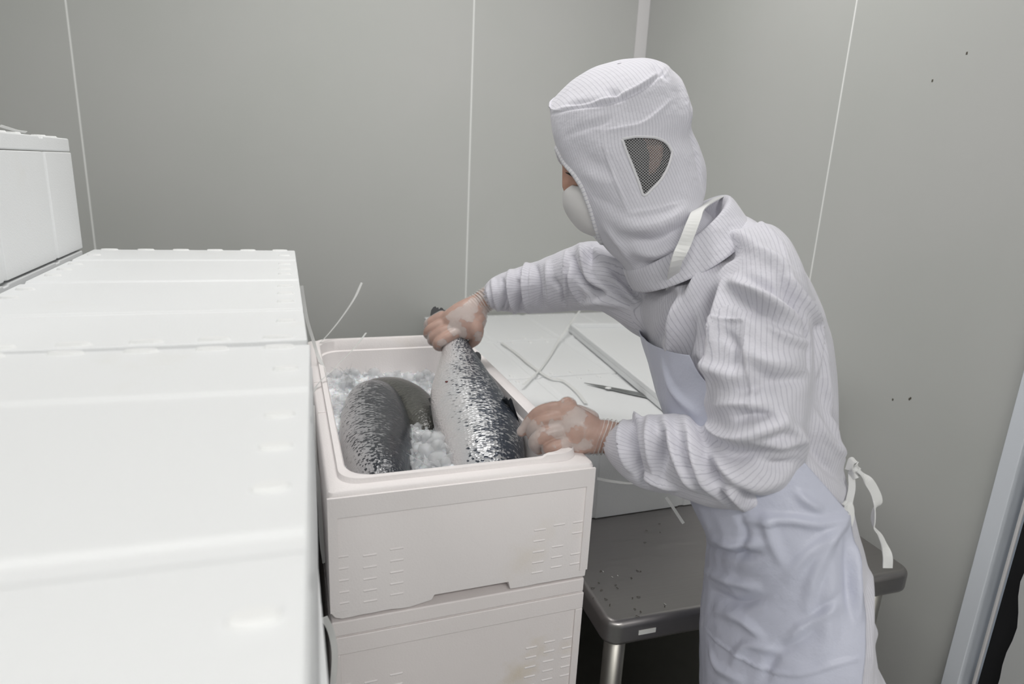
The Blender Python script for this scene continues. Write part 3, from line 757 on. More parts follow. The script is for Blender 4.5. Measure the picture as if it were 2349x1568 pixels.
# knife: blade tip shows, the rest lies under the loose lid's edge
k0 = onz(1340, 879, BT); k1 = onz(1476, 906, BT); kd = (k1-k0)/np.linalg.norm(k1-k0); kn = np.array([-kd[1], kd[0], 0]); KL = np.linalg.norm(k1-k0)
kn_e = empty('knife', (k0[0], k0[1], BT), 'steel knife with its blade tip showing beside the loose lid', 'knife', rz=math.atan2(kd[1], kd[0]))
bm = bmesh.new(); pr = [(0, 0), (.05, .007), (KL, .010), (KL+.02, .010), (KL+.02, -.016), (KL*.8, -.014), (KL*.4, -.009)]
a = [bm.verts.new((x, y, .0006)) for x, y in pr]; c = [bm.verts.new((x, y, .0024)) for x, y in pr]
bm.faces.new(a[::-1]); bm.faces.new(c)
for i in range(len(pr)): bm.faces.new([a[i], a[(i+1) % len(pr)], c[(i+1) % len(pr)], c[i]])
bmobj('blade', bm, BLADE, kn_e)
q = onz(1395, 893, BT); bm = bmesh.new(); bmesh.ops.create_icosphere(bm, subdivisions=1, radius=.008)
for w in bm.verts: w.co.z *= .35; w.co.x *= 1.2
o = bmobj('foam_crumb', bm, KNOB, smooth=False); o.location = (q[0], q[1], BT+.0042); tag(o, 'small white foam crumb lying against the knife blade', 'debris')

# ------------------------------------------------------------------ the worker: lofts of the clothes
KH = .26
TORSO = [((1545, 600), (1668, 470), 1.05, .075, .30), ((1492, 668), (1725, 492), 1.05, .125, .28), ((1482, 720), (1800, 545), 1.05, .175, KH), ((1490, 775), (1866, 645), 1.045, .19, KH), ((1500, 830), (1900, 740), 1.04, .19, KH), ((1514, 890), (1914, 832), 1.03, .185, KH), ((1532, 955), (1922, 930), 1.02, .178, KH), ((1562, 1050), (1944, 1045), 1.01, .17, KH), ((1592, 1150), (1972, 1150), 1.0, .165, KH),
         ((1632, 1240), (1998, 1240), .99, .165, KH), ((1638, 1320), (2009, 1330), .98, .168, KH), ((1632, 1430), (2018, 1430), .97, .17, KH), ((1628, 1500), (2048, 1500), .965, .172, KH), ((1628, 1568), (2070, 1568), .96, .175, KH), ((1627, 1700), (2078, 1700), .955, .18, KH), ((1624, 1860), (2095, 1860), .95, .185, KH)]
NEAR = [((1665, 590), (1800, 560), 1.0, .055), ((1648, 650), (1838, 625), .95, .075), ((1628, 730), (1862, 705), .915, .082), ((1612, 830), (1868, 800), .895, .082), ((1610, 920), (1862, 890), .885, .080), ((1628, 975), (1848, 1000), .885, .078), ((1622, 985), (1826, 1085), .89, .076), ((1595, 975), (1768, 1142), .90, .074), ((1562, 958), (1665, 1155), .925, .068), ((1515, 950), (1565, 1132), .955, .062), ((1470, 955), (1492, 1122), .98, .056), ((1435, 962), (1450, 1095), 1.005, .048), ((1412, 975), (1420, 1066), 1.02, .040), ((1400, 986), (1402, 1050), 1.027, .032)]
FAR = [((1500, 600), (1540, 800), 1.16, .085), ((1440, 562), (1492, 775), 1.19, .085), ((1388, 560), (1448, 735), 1.22, .078), ((1345, 552), (1400, 714), 1.255, .070), ((1292, 572), (1335, 712), 1.30, .062), ((1240, 594), (1275, 718), 1.345, .056), ((1200, 608), (1225, 720), 1.375, .05), ((1160, 622), (1185, 718), 1.40, .046), ((1128, 636), (1148, 716), 1.42, .038), ((1112, 662), (1120, 704), 1.428, .026)]
LT = Loft(TORSO, 96, 340); LN = Loft(NEAR, 64, 300); LF = Loft(FAR, 64, 220)

# ------------------------------------------------------------------ body (one mesh: head, trunk, limbs, hands)
def inner(specs, sh, sd):
    out = []
    for s in specs:
        L = np.array(s[0], float); R = np.array(s[1], float); c = (L+R)/2
        out.append((tuple(c+(L-c)*sh), tuple(c+(R-c)*sh), s[2], s[3]*sd) + tuple(s[4:]))
    return out
HC = P(1424, 362, 1.055)                                    # head centre
psi = math.radians(-6); rol = math.radians(17)
F0 = -.946*CR - .326*CU; U0 = -.326*CR + .946*CU; B0 = -CF
HF = F0*math.cos(psi) + CF*math.sin(psi); HS = np.cross(U0, HF); HS = HS if HS @ B0 > 0 else -HS
HU = U0*math.cos(rol) + HS*math.sin(rol); HS = HS*math.cos(rol) - U0*math.sin(rol)
def hp(fr, si, up): return HC + HF*fr + HS*si + HU*up       # head-local point: front, side (towards camera), up
nu, nv = 64, 48; v, f = [], []
for i in range(nv+1):
    th = math.pi*i/nv; u = math.cos(th); rr_ = math.sin(th)
    for j in range(nu):
        ph = 2*math.pi*j/nu; x = rr_*math.cos(ph); y = rr_*math.sin(ph)
        fr = x*.098; si = y*.074; up = u*.117
        if u < 0: k = 1+.42*u*abs(u)*1.0; si *= max(k, .5); fr = fr*(1+.10*u) if x < 0 else fr
        if x < 0: fr *= .95; si *= 1.03
        def g(a, b, s): return math.exp(-(((up-a)/s)**2+((si-b)/s)**2))
        if x > 0:
            fr += .010*math.exp(-((up+.026)/.016)**2-(si/.010)**2) + .008*math.exp(-((up+.008)/.022)**2-(si/.008)**2)   # nose
            for e_ in (-1, 1): fr -= .010*g(-.0, e_*.032, .016); fr += .004*g(.018, e_*.03, .012); fr += .004*g(-.004, e_*.032, .009)
            fr += .006*g(-.068, 0, .012) - .004*g(-.060, 0, .006) + .008*g(-.1, 0, .018)
        v.append(hp(fr, si, up))
for i in range(nv):
    for j in range(nu): f.append((i*nu+j, i*nu+(j+1) % nu, (i+1)*nu+(j+1) % nu, (i+1)*nu+j))
head = (v, f)
def ear(sg):
    pts = [hp(-.012, sg*.074, .022), hp(-.024, sg*.083, .026), hp(-.034, sg*.086, .012), hp(-.032, sg*.085, -.008), hp(-.020, sg*.080, -.026), hp(-.010, sg*.075, -.030)]
    a = tube(pts, [.005, .006, .006, .0055, .006, .005], 8, n=16)
    b = tube([hp(-.012, sg*.070, .012), hp(-.026, sg*.077, .004), hp(-.016, sg*.075, -.022)], [.008, .010, .007], 8, n=8)
    return [a, b]
neck = tube([hp(-.02, 0, -.06), P(1560, 560, 1.06), P(1610, 640, 1.05)], [.052, .055, .065], 20, n=10)
legs = []
for sg in (-1, 1):
    a = P(1830, 1500, .96) + np.array([.34, .94, 0])*.075*sg
    ft = np.array([a[0]+.06+.015*sg, a[1]+.02, .09]); kn_ = (a+ft)/2 + np.array([-.02, 0, .03])
    a = a+np.array([0, 0, -.12]); legs.append(tube([a+[0, 0, .16], a, kn_, ft], [.06, .072, .054, .042], 16, n=20))
    legs.append(tube([ft+[0.02, 0, -.045], ft+[-.10, -.01, -.052], ft+[-.17, -.015, -.058]], [.038, .036, .026], 12, n=8))
wristN = P(1392, 1003, 1.03); wristF = P(1108, 690, 1.432)
armN = tube([P(1715, 690, .985), P(1745, 820, .90), P(1735, 1035, .89), P(1600, 1040, .93), P(1470, 1035, .99), wristN], [.04, .044, .042, .041, .034, .0245], 16, n=30)
armF = tube([P(1480, 660, 1.20), P(1380, 640, 1.24), P(1290, 640, 1.31), P(1200, 660, 1.38), P(1140, 676, 1.415), wristF], [.04, .036, .034, .027, .024, .023], 16, n=30)
trunk = Loft(inner(TORSO[:12], .80, .80), 40, 60).closed()
bv, bf = remesh([head, neck, trunk, armN, armF] + legs + ear(1) + ear(-1), .0042)
bv = relax(bv, bf, 3)
# hands ---------------------------------------------------------------
def chain(pts, r, n=16): return tube([P(*q) for q in pts], r, 14, n=n)
def slab(specs, nu=32, nv=30): return Loft(specs, nu, nv).closed()
# near (left) hand: back of the hand to the camera, index straighter, the rest curled over the rim
handN = [tube([P(1470, 1020, .99), P(1420, 1008, 1.02), P(1385, 998, 1.03)], [.030, .0265, .0255], 18, n=8),
         slab([((1398, 975), (1395, 1036), 1.03, .020), ((1370, 958), (1368, 1040), 1.028, .022), ((1335, 936), (1335, 1041), 1.026, .023), ((1305, 922), (1300, 1038), 1.03, .022), ((1282, 922), (1268, 1022), 1.038, .019), ((1268, 930), (1256, 1012), 1.046, .013)]),
         chain([(1300, 938, 1.032), (1270, 938, 1.034), (1240, 945, 1.04), (1219, 962, 1.05), (1206, 980, 1.056), (1197, 990, 1.06)], [.013, .0125, .0115, .0105, .0095, .0085], 22),
         chain([(1290, 955, 1.026), (1258, 962, 1.024), (1233, 975, 1.03), (1222, 990, 1.045), (1226, 1008, 1.065)], [.0125, .012, .0115, .0105, .0095], 20),
         chain([(1290, 985, 1.022), (1262, 992, 1.015), (1238, 1003, 1.016), (1228, 1016, 1.03), (1236, 1030, 1.05)], [.0125, .012, .0120, .0110, .0095], 20),
         chain([(1310, 1015, 1.022), (1285, 1020, 1.012), (1263, 1025, 1.012), (1257, 1032, 1.024), (1270, 1040, 1.045)], [.0115, .011, .0105, .0098, .0085], 20),
         chain([(1355, 960, 1.04), (1320, 945, 1.06), (1285, 955, 1.085), (1262, 975, 1.10)], [.014, .013, .011, .009], 16),
         chain([(1288, 930, 1.028), (1300, 922, 1.030), (1312, 926, 1.03)], [.008, .009, .008], 8)]
# far (right) hand: closed round the tail from above, thumb on the camera side
handF = [tube([P(1150, 668, 1.41), P(1120, 684, 1.428), P(1098, 700, 1.435)], [.029, .0255, .025], 18, n=8),
         slab([((1096, 672), (1118, 716), 1.432, .020), ((1072, 682), (1106, 748), 1.425, .022), ((1045, 695), (1094, 775), 1.418, .023), ((1022, 712), (1060, 778), 1.42, .022), ((1006, 728), (1034, 772), 1.428, .016)]),
         chain([(1048, 762, 1.408), (1028, 772, 1.398), (1008, 784, 1.398), (1005, 792, 1.41), (1018, 795, 1.435), (1030, 790, 1.455)], [.0135, .013, .0125, .0115, .0105, .009], 24),
         chain([(1034, 752, 1.412), (1012, 762, 1.405), (994, 774, 1.41), (993, 783, 1.425), (1008, 786, 1.45)], [.013, .0125, .0115, .0105, .009], 20),
         chain([(1022, 738, 1.42), (1002, 748, 1.415), (984, 758, 1.42), (983, 768, 1.435), (998, 775, 1.46)], [.0125, .012, .011, .010, .009], 20),
         chain([(1014, 724, 1.428), (998, 732, 1.428), (984, 741, 1.432), (983, 750, 1.445), (996, 760, 1.465)], [.0115, .011, .0098, .009, .008], 20),
         chain([(1088, 735, 1.415), (1094, 758, 1.41), (1091, 778, 1.425), (1078, 790, 1.445)], [.016, .0155, .0125, .010], 18),
         chain([(1100, 712, 1.428), (1098, 735, 1.42), (1094, 755, 1.418)], [.016, .017, .014], 12)]
hN, fN = remesh(handN, .0016); hN = relax(hN, fN, 5)
hF, fF = remesh(handF, .0016); hF = relax(hF, fF, 5)
pv_, pf_ = merge([(bv, bf), (hN, fN), (hF, fF)])
person = meshobj('person', pv_, pf_, SKIN)
tag(person, 'worker in white striped hood, coat and apron lifting a salmon by its tail', 'person')
# hair
v, f = [], []
for i in range(25):
    th = math.radians(118)*i/24
    for j in range(48):
        ph = 2*math.pi*j/48; x, y, u = math.sin(th)*math.cos(ph), math.sin(th)*math.sin(ph), math.cos(th)
        lim = 1.0
        v.append(hp(x*.104-(0.004), y*.081, u*.124) if not (x > .55 and u < .55) else hp(x*.09, y*.070, u*.11))
for i in range(24):
    for j in range(48): f.append((i*48+j, i*48+(j+1) % 48, (i+1)*48+(j+1) % 48, (i+1)*48+j))
meshobj('hair', v, f, HAIR, person)
for sg in (1, -1):
    v, f = tube([hp(.090, sg*.012, .024), hp(.090, sg*.026, .028), hp(.078, sg*.042, .025)], [.0025, .003, .0015], 6, n=10); meshobj('eyebrow', v, f, HAIR, person)
    v, f = tube([hp(.086, sg*.018, -.002), hp(.089, sg*.032, -.003), hp(.078, sg*.047, -.001)], [.001, .0018, .0012], 6, n=10); meshobj('eyelashes', v, f, HAIR, person)

pb = BVHTree.FromPolygons([tuple(p) for p in pv_], pf_); lash = []
for x, y in ((1314, 405), (1307, 400)):
    h = pb.ray_cast(V(CC), V(ray(x, y)))
    if h[0] is not None: lash.append(np.array(h[0])-CF*.0015)
if len(lash) == 2:
    lash.append(P(1298, 396, (lash[1]-CC) @ CF)); v, f = tube(lash, [.0016, .0018, .0007], 6, n=10); meshobj('eyelashes', v, f, HAIR, person)
# gloves -----------------------------------------------------------------
def glove(v, f, axis0, axis1, seed):
    """thin loose vinyl over the hand, gathered in rings at the wrist"""
    n = vnormals(v, f); ax = (axis1-axis0)/np.linalg.norm(axis1-axis0); s = (v-axis0) @ ax
    off = .0011 + .0005*vnoise(v, 160, seed)
    wr = np.exp(-((s-.004)/.020)**2)
    w = np.sin(s*1000+4*vnoise(v, 70, seed+1)); off += wr*(.0012+.0016*w)
    return v + n*off[:, None], f, wr*np.clip(w*1.6-.2, 0, 1)*.75
for hv, ff, a0, a1, sd in ((hN, fN, P(1400, 1005, 1.03), P(1340, 985, 1.03), 1), (hF, fF, P(1112, 690, 1.43), P(1060, 730, 1.42), 5)):
    gv, gf, cu = glove(hv, ff, a0, a1, sd); o = meshobj('glove', gv, gf, GLOVE, person); o.data.attributes.new('cuff', 'FLOAT', 'POINT').data.foreach_set('value', cu.astype(np.float32))

# ------------------------------------------------------------------ coat
cv_, cf_ = remesh([LT.closed(), LN.closed(), LF.closed()], .0036)
cv_ = relax(cv_, cf_, 52)
COAT_FOLDS = []
def fl(pts, amp, wid): COAT_FOLDS.append((pts, amp, wid))
# chest and near sleeve
fl([(1630, 655), (1630, 740), (1622, 820), (1606, 905)], -17, 12); fl([(1634, 672), (1632, 760), (1620, 860)], -8, 7); fl([(1628, 590), (1600, 665), (1566, 740), (1526, 800)], 9, 13); fl([(1555, 690), (1530, 745), (1505, 780)], -6, 9)
fl([(1660, 640), (1655, 720), (1640, 800), (1625, 880)], 9, 10)
fl([(1676, 640), (1760, 690), (1846, 752)], 9, 9); fl([(1672, 672), (1740, 715), (1800, 765)], -7, 9); fl([(1800, 640), (1838, 690), (1868, 750), (1872, 860)], 7, 5); fl([(1786, 640), (1820, 700), (1852, 770), (1856, 850)], -7, 6)
fl([(1720, 560), (1780, 600), (1826, 660)], 6, 10); fl([(1690, 482), (1745, 512), (1792, 556), (1818, 620)], 1.6, 3.2); fl([(1640, 560), (1690, 545), (1740, 560)], 6, 12); fl([(1585, 640), (1640, 590), (1690, 585)], -5, 10)
fl([(1600, 800), (1640, 850), (1700, 865)], 5, 9); fl([(1700, 800), (1760, 830), (1840, 835)], 4, 10); fl([(1690, 905), (1740, 885), (1800, 900)], -5, 9); fl([(1640, 930), (1700, 925), (1760, 935)], 5, 7)
# elbow
fl([(1610, 975), (1680, 1002), (1757, 980), (1800, 950)], 11, 9); fl([(1640, 1020), (1700, 1042), (1770, 1030)], -8, 10); fl([(1605, 965), (1622, 1050), (1652, 1120), (1694, 1166)], -10, 8); fl([(1570, 955), (1592, 1040), (1620, 1100), (1680, 1160)], 9, 8)
fl([(1660, 1080), (1720, 1110), (1800, 1100)], 6, 12); fl([(1640, 1110), (1680, 1132), (1706, 1168)], 9, 7); fl([(1690, 1120), (1730, 1150), (1790, 1140)], -7, 8); fl([(1780, 960), (1830, 1000), (1838, 1060)], 6, 9)
# forearm
fl([(1452, 960), (1450, 1010), (1462, 1075), (1480, 1115)], -8, 6); fl([(1488, 955), (1494, 1020), (1500, 1085)], 8, 7); fl([(1526, 990), (1516, 1040), (1508, 1085)], -8, 7); fl([(1523, 955), (1540, 1010), (1576, 1088), (1600, 1120)], 9, 7); fl([(1560, 1000), (1574, 1050), (1600, 1090)], -6, 6)
fl([(1430, 965), (1432, 1020), (1444, 1080)], 6, 5); fl([(1418, 985), (1424, 1030), (1430, 1065)], -4, 4); fl([(1436, 950), (1452, 958), (1470, 965)], 6, 5)
# far sleeve
fl([(1298, 574), (1300, 640), (1297, 706)], 4, 3.5); fl([(1312, 585), (1322, 625), (1345, 655), (1385, 675)], -9, 7); fl([(1330, 560), (1345, 600), (1362, 640), (1400, 660)], 8, 8); fl([(1350, 560), (1380, 590), (1440, 620)], 5, 9); fl([(1330, 700), (1380, 690), (1440, 700)], 5, 9)
fl([(1208, 606), (1214, 660), (1212, 716)], 9, 6); fl([(1192, 618), (1194, 665), (1190, 715)], -9, 5.5); fl([(1170, 620), (1176, 668), (1180, 718)], 7, 6); fl([(1152, 640), (1156, 680), (1152, 716)], -6, 5); fl([(1130, 640), (1140, 675), (1142, 714)], 5, 5); fl([(1230, 610), (1236, 660), (1240, 716)], -5, 6); fl([(1255, 600), (1262, 650), (1262, 710)], 4, 8); fl([(1390, 600), (1430, 640), (1470, 690)], -6, 8); fl([(1420, 590), (1455, 630), (1480, 670)], 5, 7)
# trunk at the back and the skirt
fl([(1885, 760), (1890, 860), (1905, 960), (1925, 1060)], 5, 9); fl([(1880, 880), (1900, 940), (1930, 990)], -4, 7); fl([(1860, 930), (1890, 1000), (1940, 1060)], 5, 8); fl([(1850, 1000), (1890, 1060), (1950, 1110)], -5, 8); fl([(1985, 1200), (1995, 1320), (1995, 1440), (2000, 1560)], 2.5, 9); fl([(2000, 1430), (2020, 1500), (2030, 1566)], 3, 10)
fl([(1220, 612), (1224, 660), (1222, 700)], 5, 4); fl([(1185, 640), (1196, 680), (1206, 712)], -7, 5); fl([(1160, 660), (1166, 690), (1164, 716)], -6, 4); fl([(1118, 660), (1128, 685), (1130, 705)], 4, 4)
fl([(1310, 600), (1316, 650), (1330, 690)], 5, 5); fl([(1365, 562), (1352, 600), (1366, 640), (1410, 660), (1460, 700)], -6, 6); fl([(1270, 640), (1290, 670), (1296, 700)], -4, 6)
fl([(1545, 640), (1570, 690), (1560, 760), (1530, 830)], 6, 8); fl([(1590, 700), (1580, 780), (1560, 850)], -6, 8); fl([(1700, 640), (1760, 660), (1810, 700)], -5, 7); fl([(1740, 720), (1800, 770), (1850, 790)], 6, 6); fl([(1660, 760), (1690, 800), (1680, 860)], -5, 6); fl([(1730, 850), (1780, 870), (1850, 870)], -5, 7); fl([(1690, 960), (1740, 950), (1790, 965)], -5, 6); fl([(1720, 1010), (1780, 1020), (1830, 1010)], 6, 7); fl([(1740, 1060), (1790, 1070), (1826, 1060)], -5, 7); fl([(1470, 1090), (1510, 1100), (1550, 1120)], 5, 6); fl([(1600, 1000), (1640, 1060), (1690, 1100)], 5, 6)
# sleeve pocket and seams
for q in ([(1652, 735), (1708, 730)], [(1706, 730), (1712, 820), (1722, 900), (1724, 965)], [(1652, 735), (1648, 800)]): fl(q, 2.2, 1.8)
cv_ = press_folds(cv_, cf_, [(a, b*(1.3 if a[0][0] < 1480 else 1), c*(.7 if a[0][0] < 1480 else .78)) for a, b, c in COAT_FOLDS], 2.2)
# elastic gathers at the cuffs + soft crumple
nn = vnormals(cv_, cf_)
def limb_coord(L, v):
    """continuous row and angle of points around a loft"""
    G = L.grid()[:, ::2]; kd = KDTree(G.shape[0]*G.shape[1])
    for i in range(G.shape[0]):
        for j in range(G.shape[1]): kd.insert(V(G[i, j]), i*G.shape[1]+j)
    kd.balance()
    idx = np.array([kd.find(p)[1]//G.shape[1] for p in v]); idx = np.clip(idx, 1, L.nv-2)
    tg = L.c[idx+1]-L.c[idx-1]; s = ((v-L.c[idx])*tg).sum(1)/((tg*tg).sum(1)+1e-12)*2
    s = np.clip(s, -1.5, 1.5); fi = np.clip(idx+s, 0, L.nv-1.001); i0 = fi.astype(int); w = (fi-i0)[:, None]
    c = L.c[i0]*(1-w)+L.c[i0+1]*w; a = L.a[i0]*(1-w)+L.a[i0+1]*w; D = L.D[i0]*(1-w)+L.D[i0+1]*w
    d = v-c; x = (d*a).sum(1)/(a*a).sum(1); y = (d*D).sum(1)/(D*D).sum(1)
    return fi, np.arctan2(y, x), np.hypot(x, y)
CO = [limb_coord(L, cv_) for L in (LT, LN, LF)]
sco = np.stack([np.abs(np.log(np.maximum(c[2], 1e-3)))+(np.where((c[0] < 2) | (c[0] > L.nv-3), 1.0, 0)) for c, L in zip(CO, (LT, LN, LF))], -1)
sco = relax(np.minimum(sco, 1.5), cf_, 45); part = np.argmin(sco, 1)
gk = np.zeros(len(cv_))
for k, (L, row0) in enumerate(((LN, 272), (LF, 196)), 1):
    fi, ph, rr2 = CO[k]; m_ = part == k
    gk += np.where(m_, np.clip((fi-row0)/18, 0, 1)*(.0022*np.sin(ph*17+fi*.05)+.0012*np.sin(ph*29+fi*.11)), 0)
cv_ = cv_ + nn*(gk + .0011*vnoise(cv_, 55, 3) + .0007*vnoise(cv_, 120, 4))[:, None]
NS = (158, 66, 62); uv = []
fp = np.array([np.bincount([part[i] for i in q], minlength=3).argmax() for q in cf_])
for q, k in zip(cf_, fp):
    ph = [CO[k][1][i] for i in q]; b0 = ph[0]
    for i, a in zip(q, ph):
        d = a-b0
        if d > math.pi: a -= 2*math.pi
        elif d < -math.pi: a += 2*math.pi
        uv.append((a/(2*math.pi)*NS[k], CO[k][0][i]*.01))
coat = meshobj('coat', cv_, cf_, CLOTH, person, uv=uv)

def strip_grid(rows, mat_, name, parent, uvs=None, thick=.0015, smooth=True):
    """open sheet from a grid of points, given thickness"""
    rows = np.asarray(rows); nr, nc = rows.shape[:2]; f = []; uv = []
    for i in range(nr-1):
        for j in range(nc-1):
            f.append((i*nc+j, i*nc+j+1, (i+1)*nc+j+1, (i+1)*nc+j))
            if uvs is not None:
                for a, b in ((i, j), (i, j+1), (i+1, j+1), (i+1, j)): uv.append(uvs[a][b])
    o = meshobj(name, rows.reshape(-1, 3), f, mat_, parent, smooth, uv if uvs is not None else None)
    if thick:
        m_ = o.modifiers.new('thickness', 'SOLIDIFY'); m_.thickness = thick; m_.offset = 0
    return o
# collar
LC_ = Loft([((1470, 668), (1640, 520), 1.05, .088, .28), ((1448, 632), (1650, 462), 1.05, .094, .28), ((1440, 622), (1662, 443), 1.05, .098, .28), ((1436, 626), (1674, 447), 1.05, .103, .28), ((1446, 652), (1694, 474), 1.05, .112, .28), ((1456, 670), (1712, 500), 1.05, .122, .28)], 140, 24)
ph = np.linspace(math.pi, 3*math.pi, 140)
rows = [[LC_.pt(i, p) for p in ph] for i in range(24)]
strip_grid(rows, CLOTH, 'collar', person, [[(p*16, i*.1) for p in ph] for i in range(24)], .002)

# ------------------------------------------------------------------ apron
ytop, ybot = 765, 1860
cpx = pix(LT.c); 
edge_pts = np.array([(1560, 765), (1600, 850), (1680, 950), (1830, 1045), (1890, 1110), (1945, 1180), (1960, 1260), (1984, 1400), (1982, 1480), (1974, 1568), (1968, 1700), (1960, 1860)], float)
rows, uvr = [], []
sel = [i for i in range(LT.nv) if cpx[i][1] > 720]
NPH = 190
for i in sel:
    L_ = pix(LT.c[i]-LT.a[i]); R_ = pix(LT.c[i]+LT.a[i]); ymid = cpx[i][1]
    ph_t = None
    for ph_ in np.linspace(math.pi, 2*math.pi, 240):           # near side, front -> back
        q = pix(LT.pt(i, ph_, .012))
        if q[0] >= np.interp(q[1], edge_pts[:, 1], edge_pts[:, 0]): ph_t = ph_; break
    if ph_t is None: ph_t = 2*math.pi-.3
    h = ph_t-math.pi
    rows.append([LT.pt(i, p, .012+.006*math.sin(3*p+i*.02)*0.5) for p in np.linspace(math.pi-h, math.pi+h, NPH)])
rows = np.array(rows)
# smooth the side edges, then fit over the coat and crease
for _ in range(6): rows[1:-1] = .5*rows[1:-1]+.25*(rows[:-2]+rows[2:])
nr, nc = rows.shape[:2]; af = [(i*nc+j, i*nc+j+1, (i+1)*nc+j+1, (i+1)*nc+j) for i in range(nr-1) for j in range(nc-1)]
av = rows.reshape(-1, 3)
an = vnormals(av, af); 
if (an[(nr//2)*nc+nc//2] @ (LT.a[sel[nr//2]])) > 0: af = [q[::-1] for q in af]; an = -an
AF = [([(1945, 1182), (1880, 1200), (1800, 1190), (1700, 1195)], 5, 7), ([(1940, 1190), (1900, 1240), (1870, 1310), (1850, 1400)], 5, 9), ([(1935, 1195), (1860, 1260), (1800, 1330)], 4, 9), ([(1620, 1250), (1680, 1275), (1750, 1270)], -6, 8), ([(1630, 1235), (1690, 1250), (1760, 1240)], 5, 7), ([(1620, 1310), (1670, 1330), (1740, 1345)], 6, 8), ([(1625, 1350), (1690, 1380), (1760, 1370)], -6, 9), ([(1640, 1400), (1700, 1420), (1750, 1460)], 5, 8), ([(1618, 1440), (1660, 1480), (1740, 1530), (1830, 1545), (1920, 1520), (1975, 1508)], 2.6, 2.2),
      ([(1800, 1480), (1850, 1430), (1910, 1390)], 4, 7), ([(1840, 1430), (1890, 1390), (1920, 1360)], -3, 6), ([(1680, 1520), (1720, 1480), (1800, 1500)], 4, 8), ([(1760, 1180), (1766, 1220), (1790, 1290)], 5, 8), ([(1830, 1130), (1850, 1150), (1880, 1165)], 5, 7), ([(1700, 1180), (1710, 1230), (1690, 1290)], -4, 8), ([(1960, 1240), (1965, 1330), (1972, 1420)], 5, 7), ([(1940, 1230), (1945, 1320), (1950, 1420)], -4, 8), ([(1900, 1220), (1905, 1320), (1900, 1420), (1890, 1500)], 4, 12), ([(1520, 830), (1550, 900), (1600, 950)], 4, 8), ([(1750, 1560), (1780, 1500), (1860, 1450)], -4, 9), ([(1630, 1490), (1650, 1530), (1700, 1560)], 4, 8)]
av = press_folds(av, af, [(a, b, c*.62) for a, b, c in AF], 1.7)
an = vnormals(av, af); av = av + an*(.0014*vnoise(av, 60, 8)+.0009*vnoise(av, 130, 9)+.0008*vnoise(av, 24, 10))[:, None]
apron = meshobj('apron', av, af, APRON, person); m_ = apron.modifiers.new('thickness', 'SOLIDIFY'); m_.thickness = .0012; m_.offset = 1
def tape(pts, width, wdir, name, parent, m=TAPE, n=40, thick=.0016):
    v, f = ribbon(pts, width, wdir, thick, n); return meshobj(name, v, f, m, parent, smooth=False)
tape([P(1512, 780, 1.05), P(1535, 690, 1.04), P(1549, 610, .935), P(1572, 555, .928), P(1592, 505, .938), P(1606, 478, .965), P(1650, 452, 1.04)], .018, CR*.95+CU*.3, 'neck_strap', apron)
# waist tape, knot and the loose ends of the bow
tape([P(1944, 1178, .862), P(1948, 1150, .875), P(1954, 1120, .90), P(1953, 1090, .925), P(1950, 1072, .94)], .009, CR, 'waist_tie', apron)
tape([P(1936, 1150, .855), P(1946, 1160, .852), P(1948, 1185, .852), P(1941, 1211, .852)], .013, CR*.9-CU*.2, 'tie_end', apron)
tape([P(1932, 1182, .858), P(1940, 1172, .85), P(1946, 1164, .856)], .012, CU, 'knot', apron)
tape([P(1946, 1078, .93), P(1954, 1056, .93), P(1962, 1062, .93), P(1966, 1072, .925), P(1958, 1084, .925)], .010, CF*.5+CU*.9, 'bow_loop', apron)
tape([P(1950, 1092, .925), P(1960, 1086, .915), P(1970, 1078, .915)], .014, CU, 'knot', apron)
tape([P(1968, 1078, .915), P(1988, 1098, .91), P(2004, 1122, .91), P(2013, 1148, .91), P(2006, 1168, .912), P(2003, 1190, .915), P(2004, 1208, .918), P(2018, 1226, .915), P(2028, 1248, .91), P(2036, 1275, .905), P(2036, 1302, .905)], .0135, np.array([CR*.8-CU*.6, CR*.8-CU*.55, CR*.9-CU*.4, CR*1.0-CU*.2, CR*.35+CF*.9, CR*.15+CF*1.0, CR*.4+CF*.9, CR*.7-CU*.3+CF*.5, CR*.8-CU*.3+CF*.4, CR*1.0, CR*.9-CU*.3]), 'tie_end', apron, n=90)

# ------------------------------------------------------------------ hood
HD = [((1468, 668), (1655, 520), 1.05, .078, .28), ((1432, 615), (1632, 492), 1.05, .090, .30), ((1398, 582), (1606, 462), 1.05, .100, .32), ((1352, 520), (1616, 420), 1.05, .104, .36), ((1316, 445), (1617, 375), 1.05, .106, .42), ((1292, 388), (1602, 328), 1.05, .107, .46), ((1275, 335), (1584, 285), 1.05, .108, .50), ((1265, 290), (1588, 238), 1.05, .108, .55), ((1261, 252), (1562, 178), 1.05, .107, .60), ((1264, 244), (1538, 152), 1.05, .105, .60), ((1290, 216), (1526, 141), 1.05, .098, .60), ((1335, 180), (1495, 134), 1.05, .072, .60), ((1385, 154), (1450, 137), 1.05, .03, .60), ((1415, 146), (1425, 143), 1.05, .004, .60)]
NU, NV = 260, 230
LH = Loft(HD, NU, NV)
rowt = np.linspace(0, len(HD)-1, NV)
oe = np.array([(1281, 345), (1283, 352), (1292, 374), (1306, 388), (1321, 408), (1335, 429), (1344, 452), (1356, 486), (1365, 518), (1378, 553), (1398, 584), (1420, 604)], float)
hw = np.zeros(NV)
for i in range(NV):
    yl = pix(LH.pt(i, math.pi))[1]
    if not (345 < yl < 612): continue
    for d in np.linspace(0, 1.6, 200):
        q = pix(LH.pt(i, math.pi+d))
        if q[0] >= np.interp(q[1], oe[:, 1], oe[:, 0]): hw[i] = d; break
for _ in range(8): hw[1:-1] = .5*hw[1:-1]+.25*(hw[:-2]+hw[2:])
ridx = np.where(rowt > 8.9)[0][0]
rows = []; uvs = []
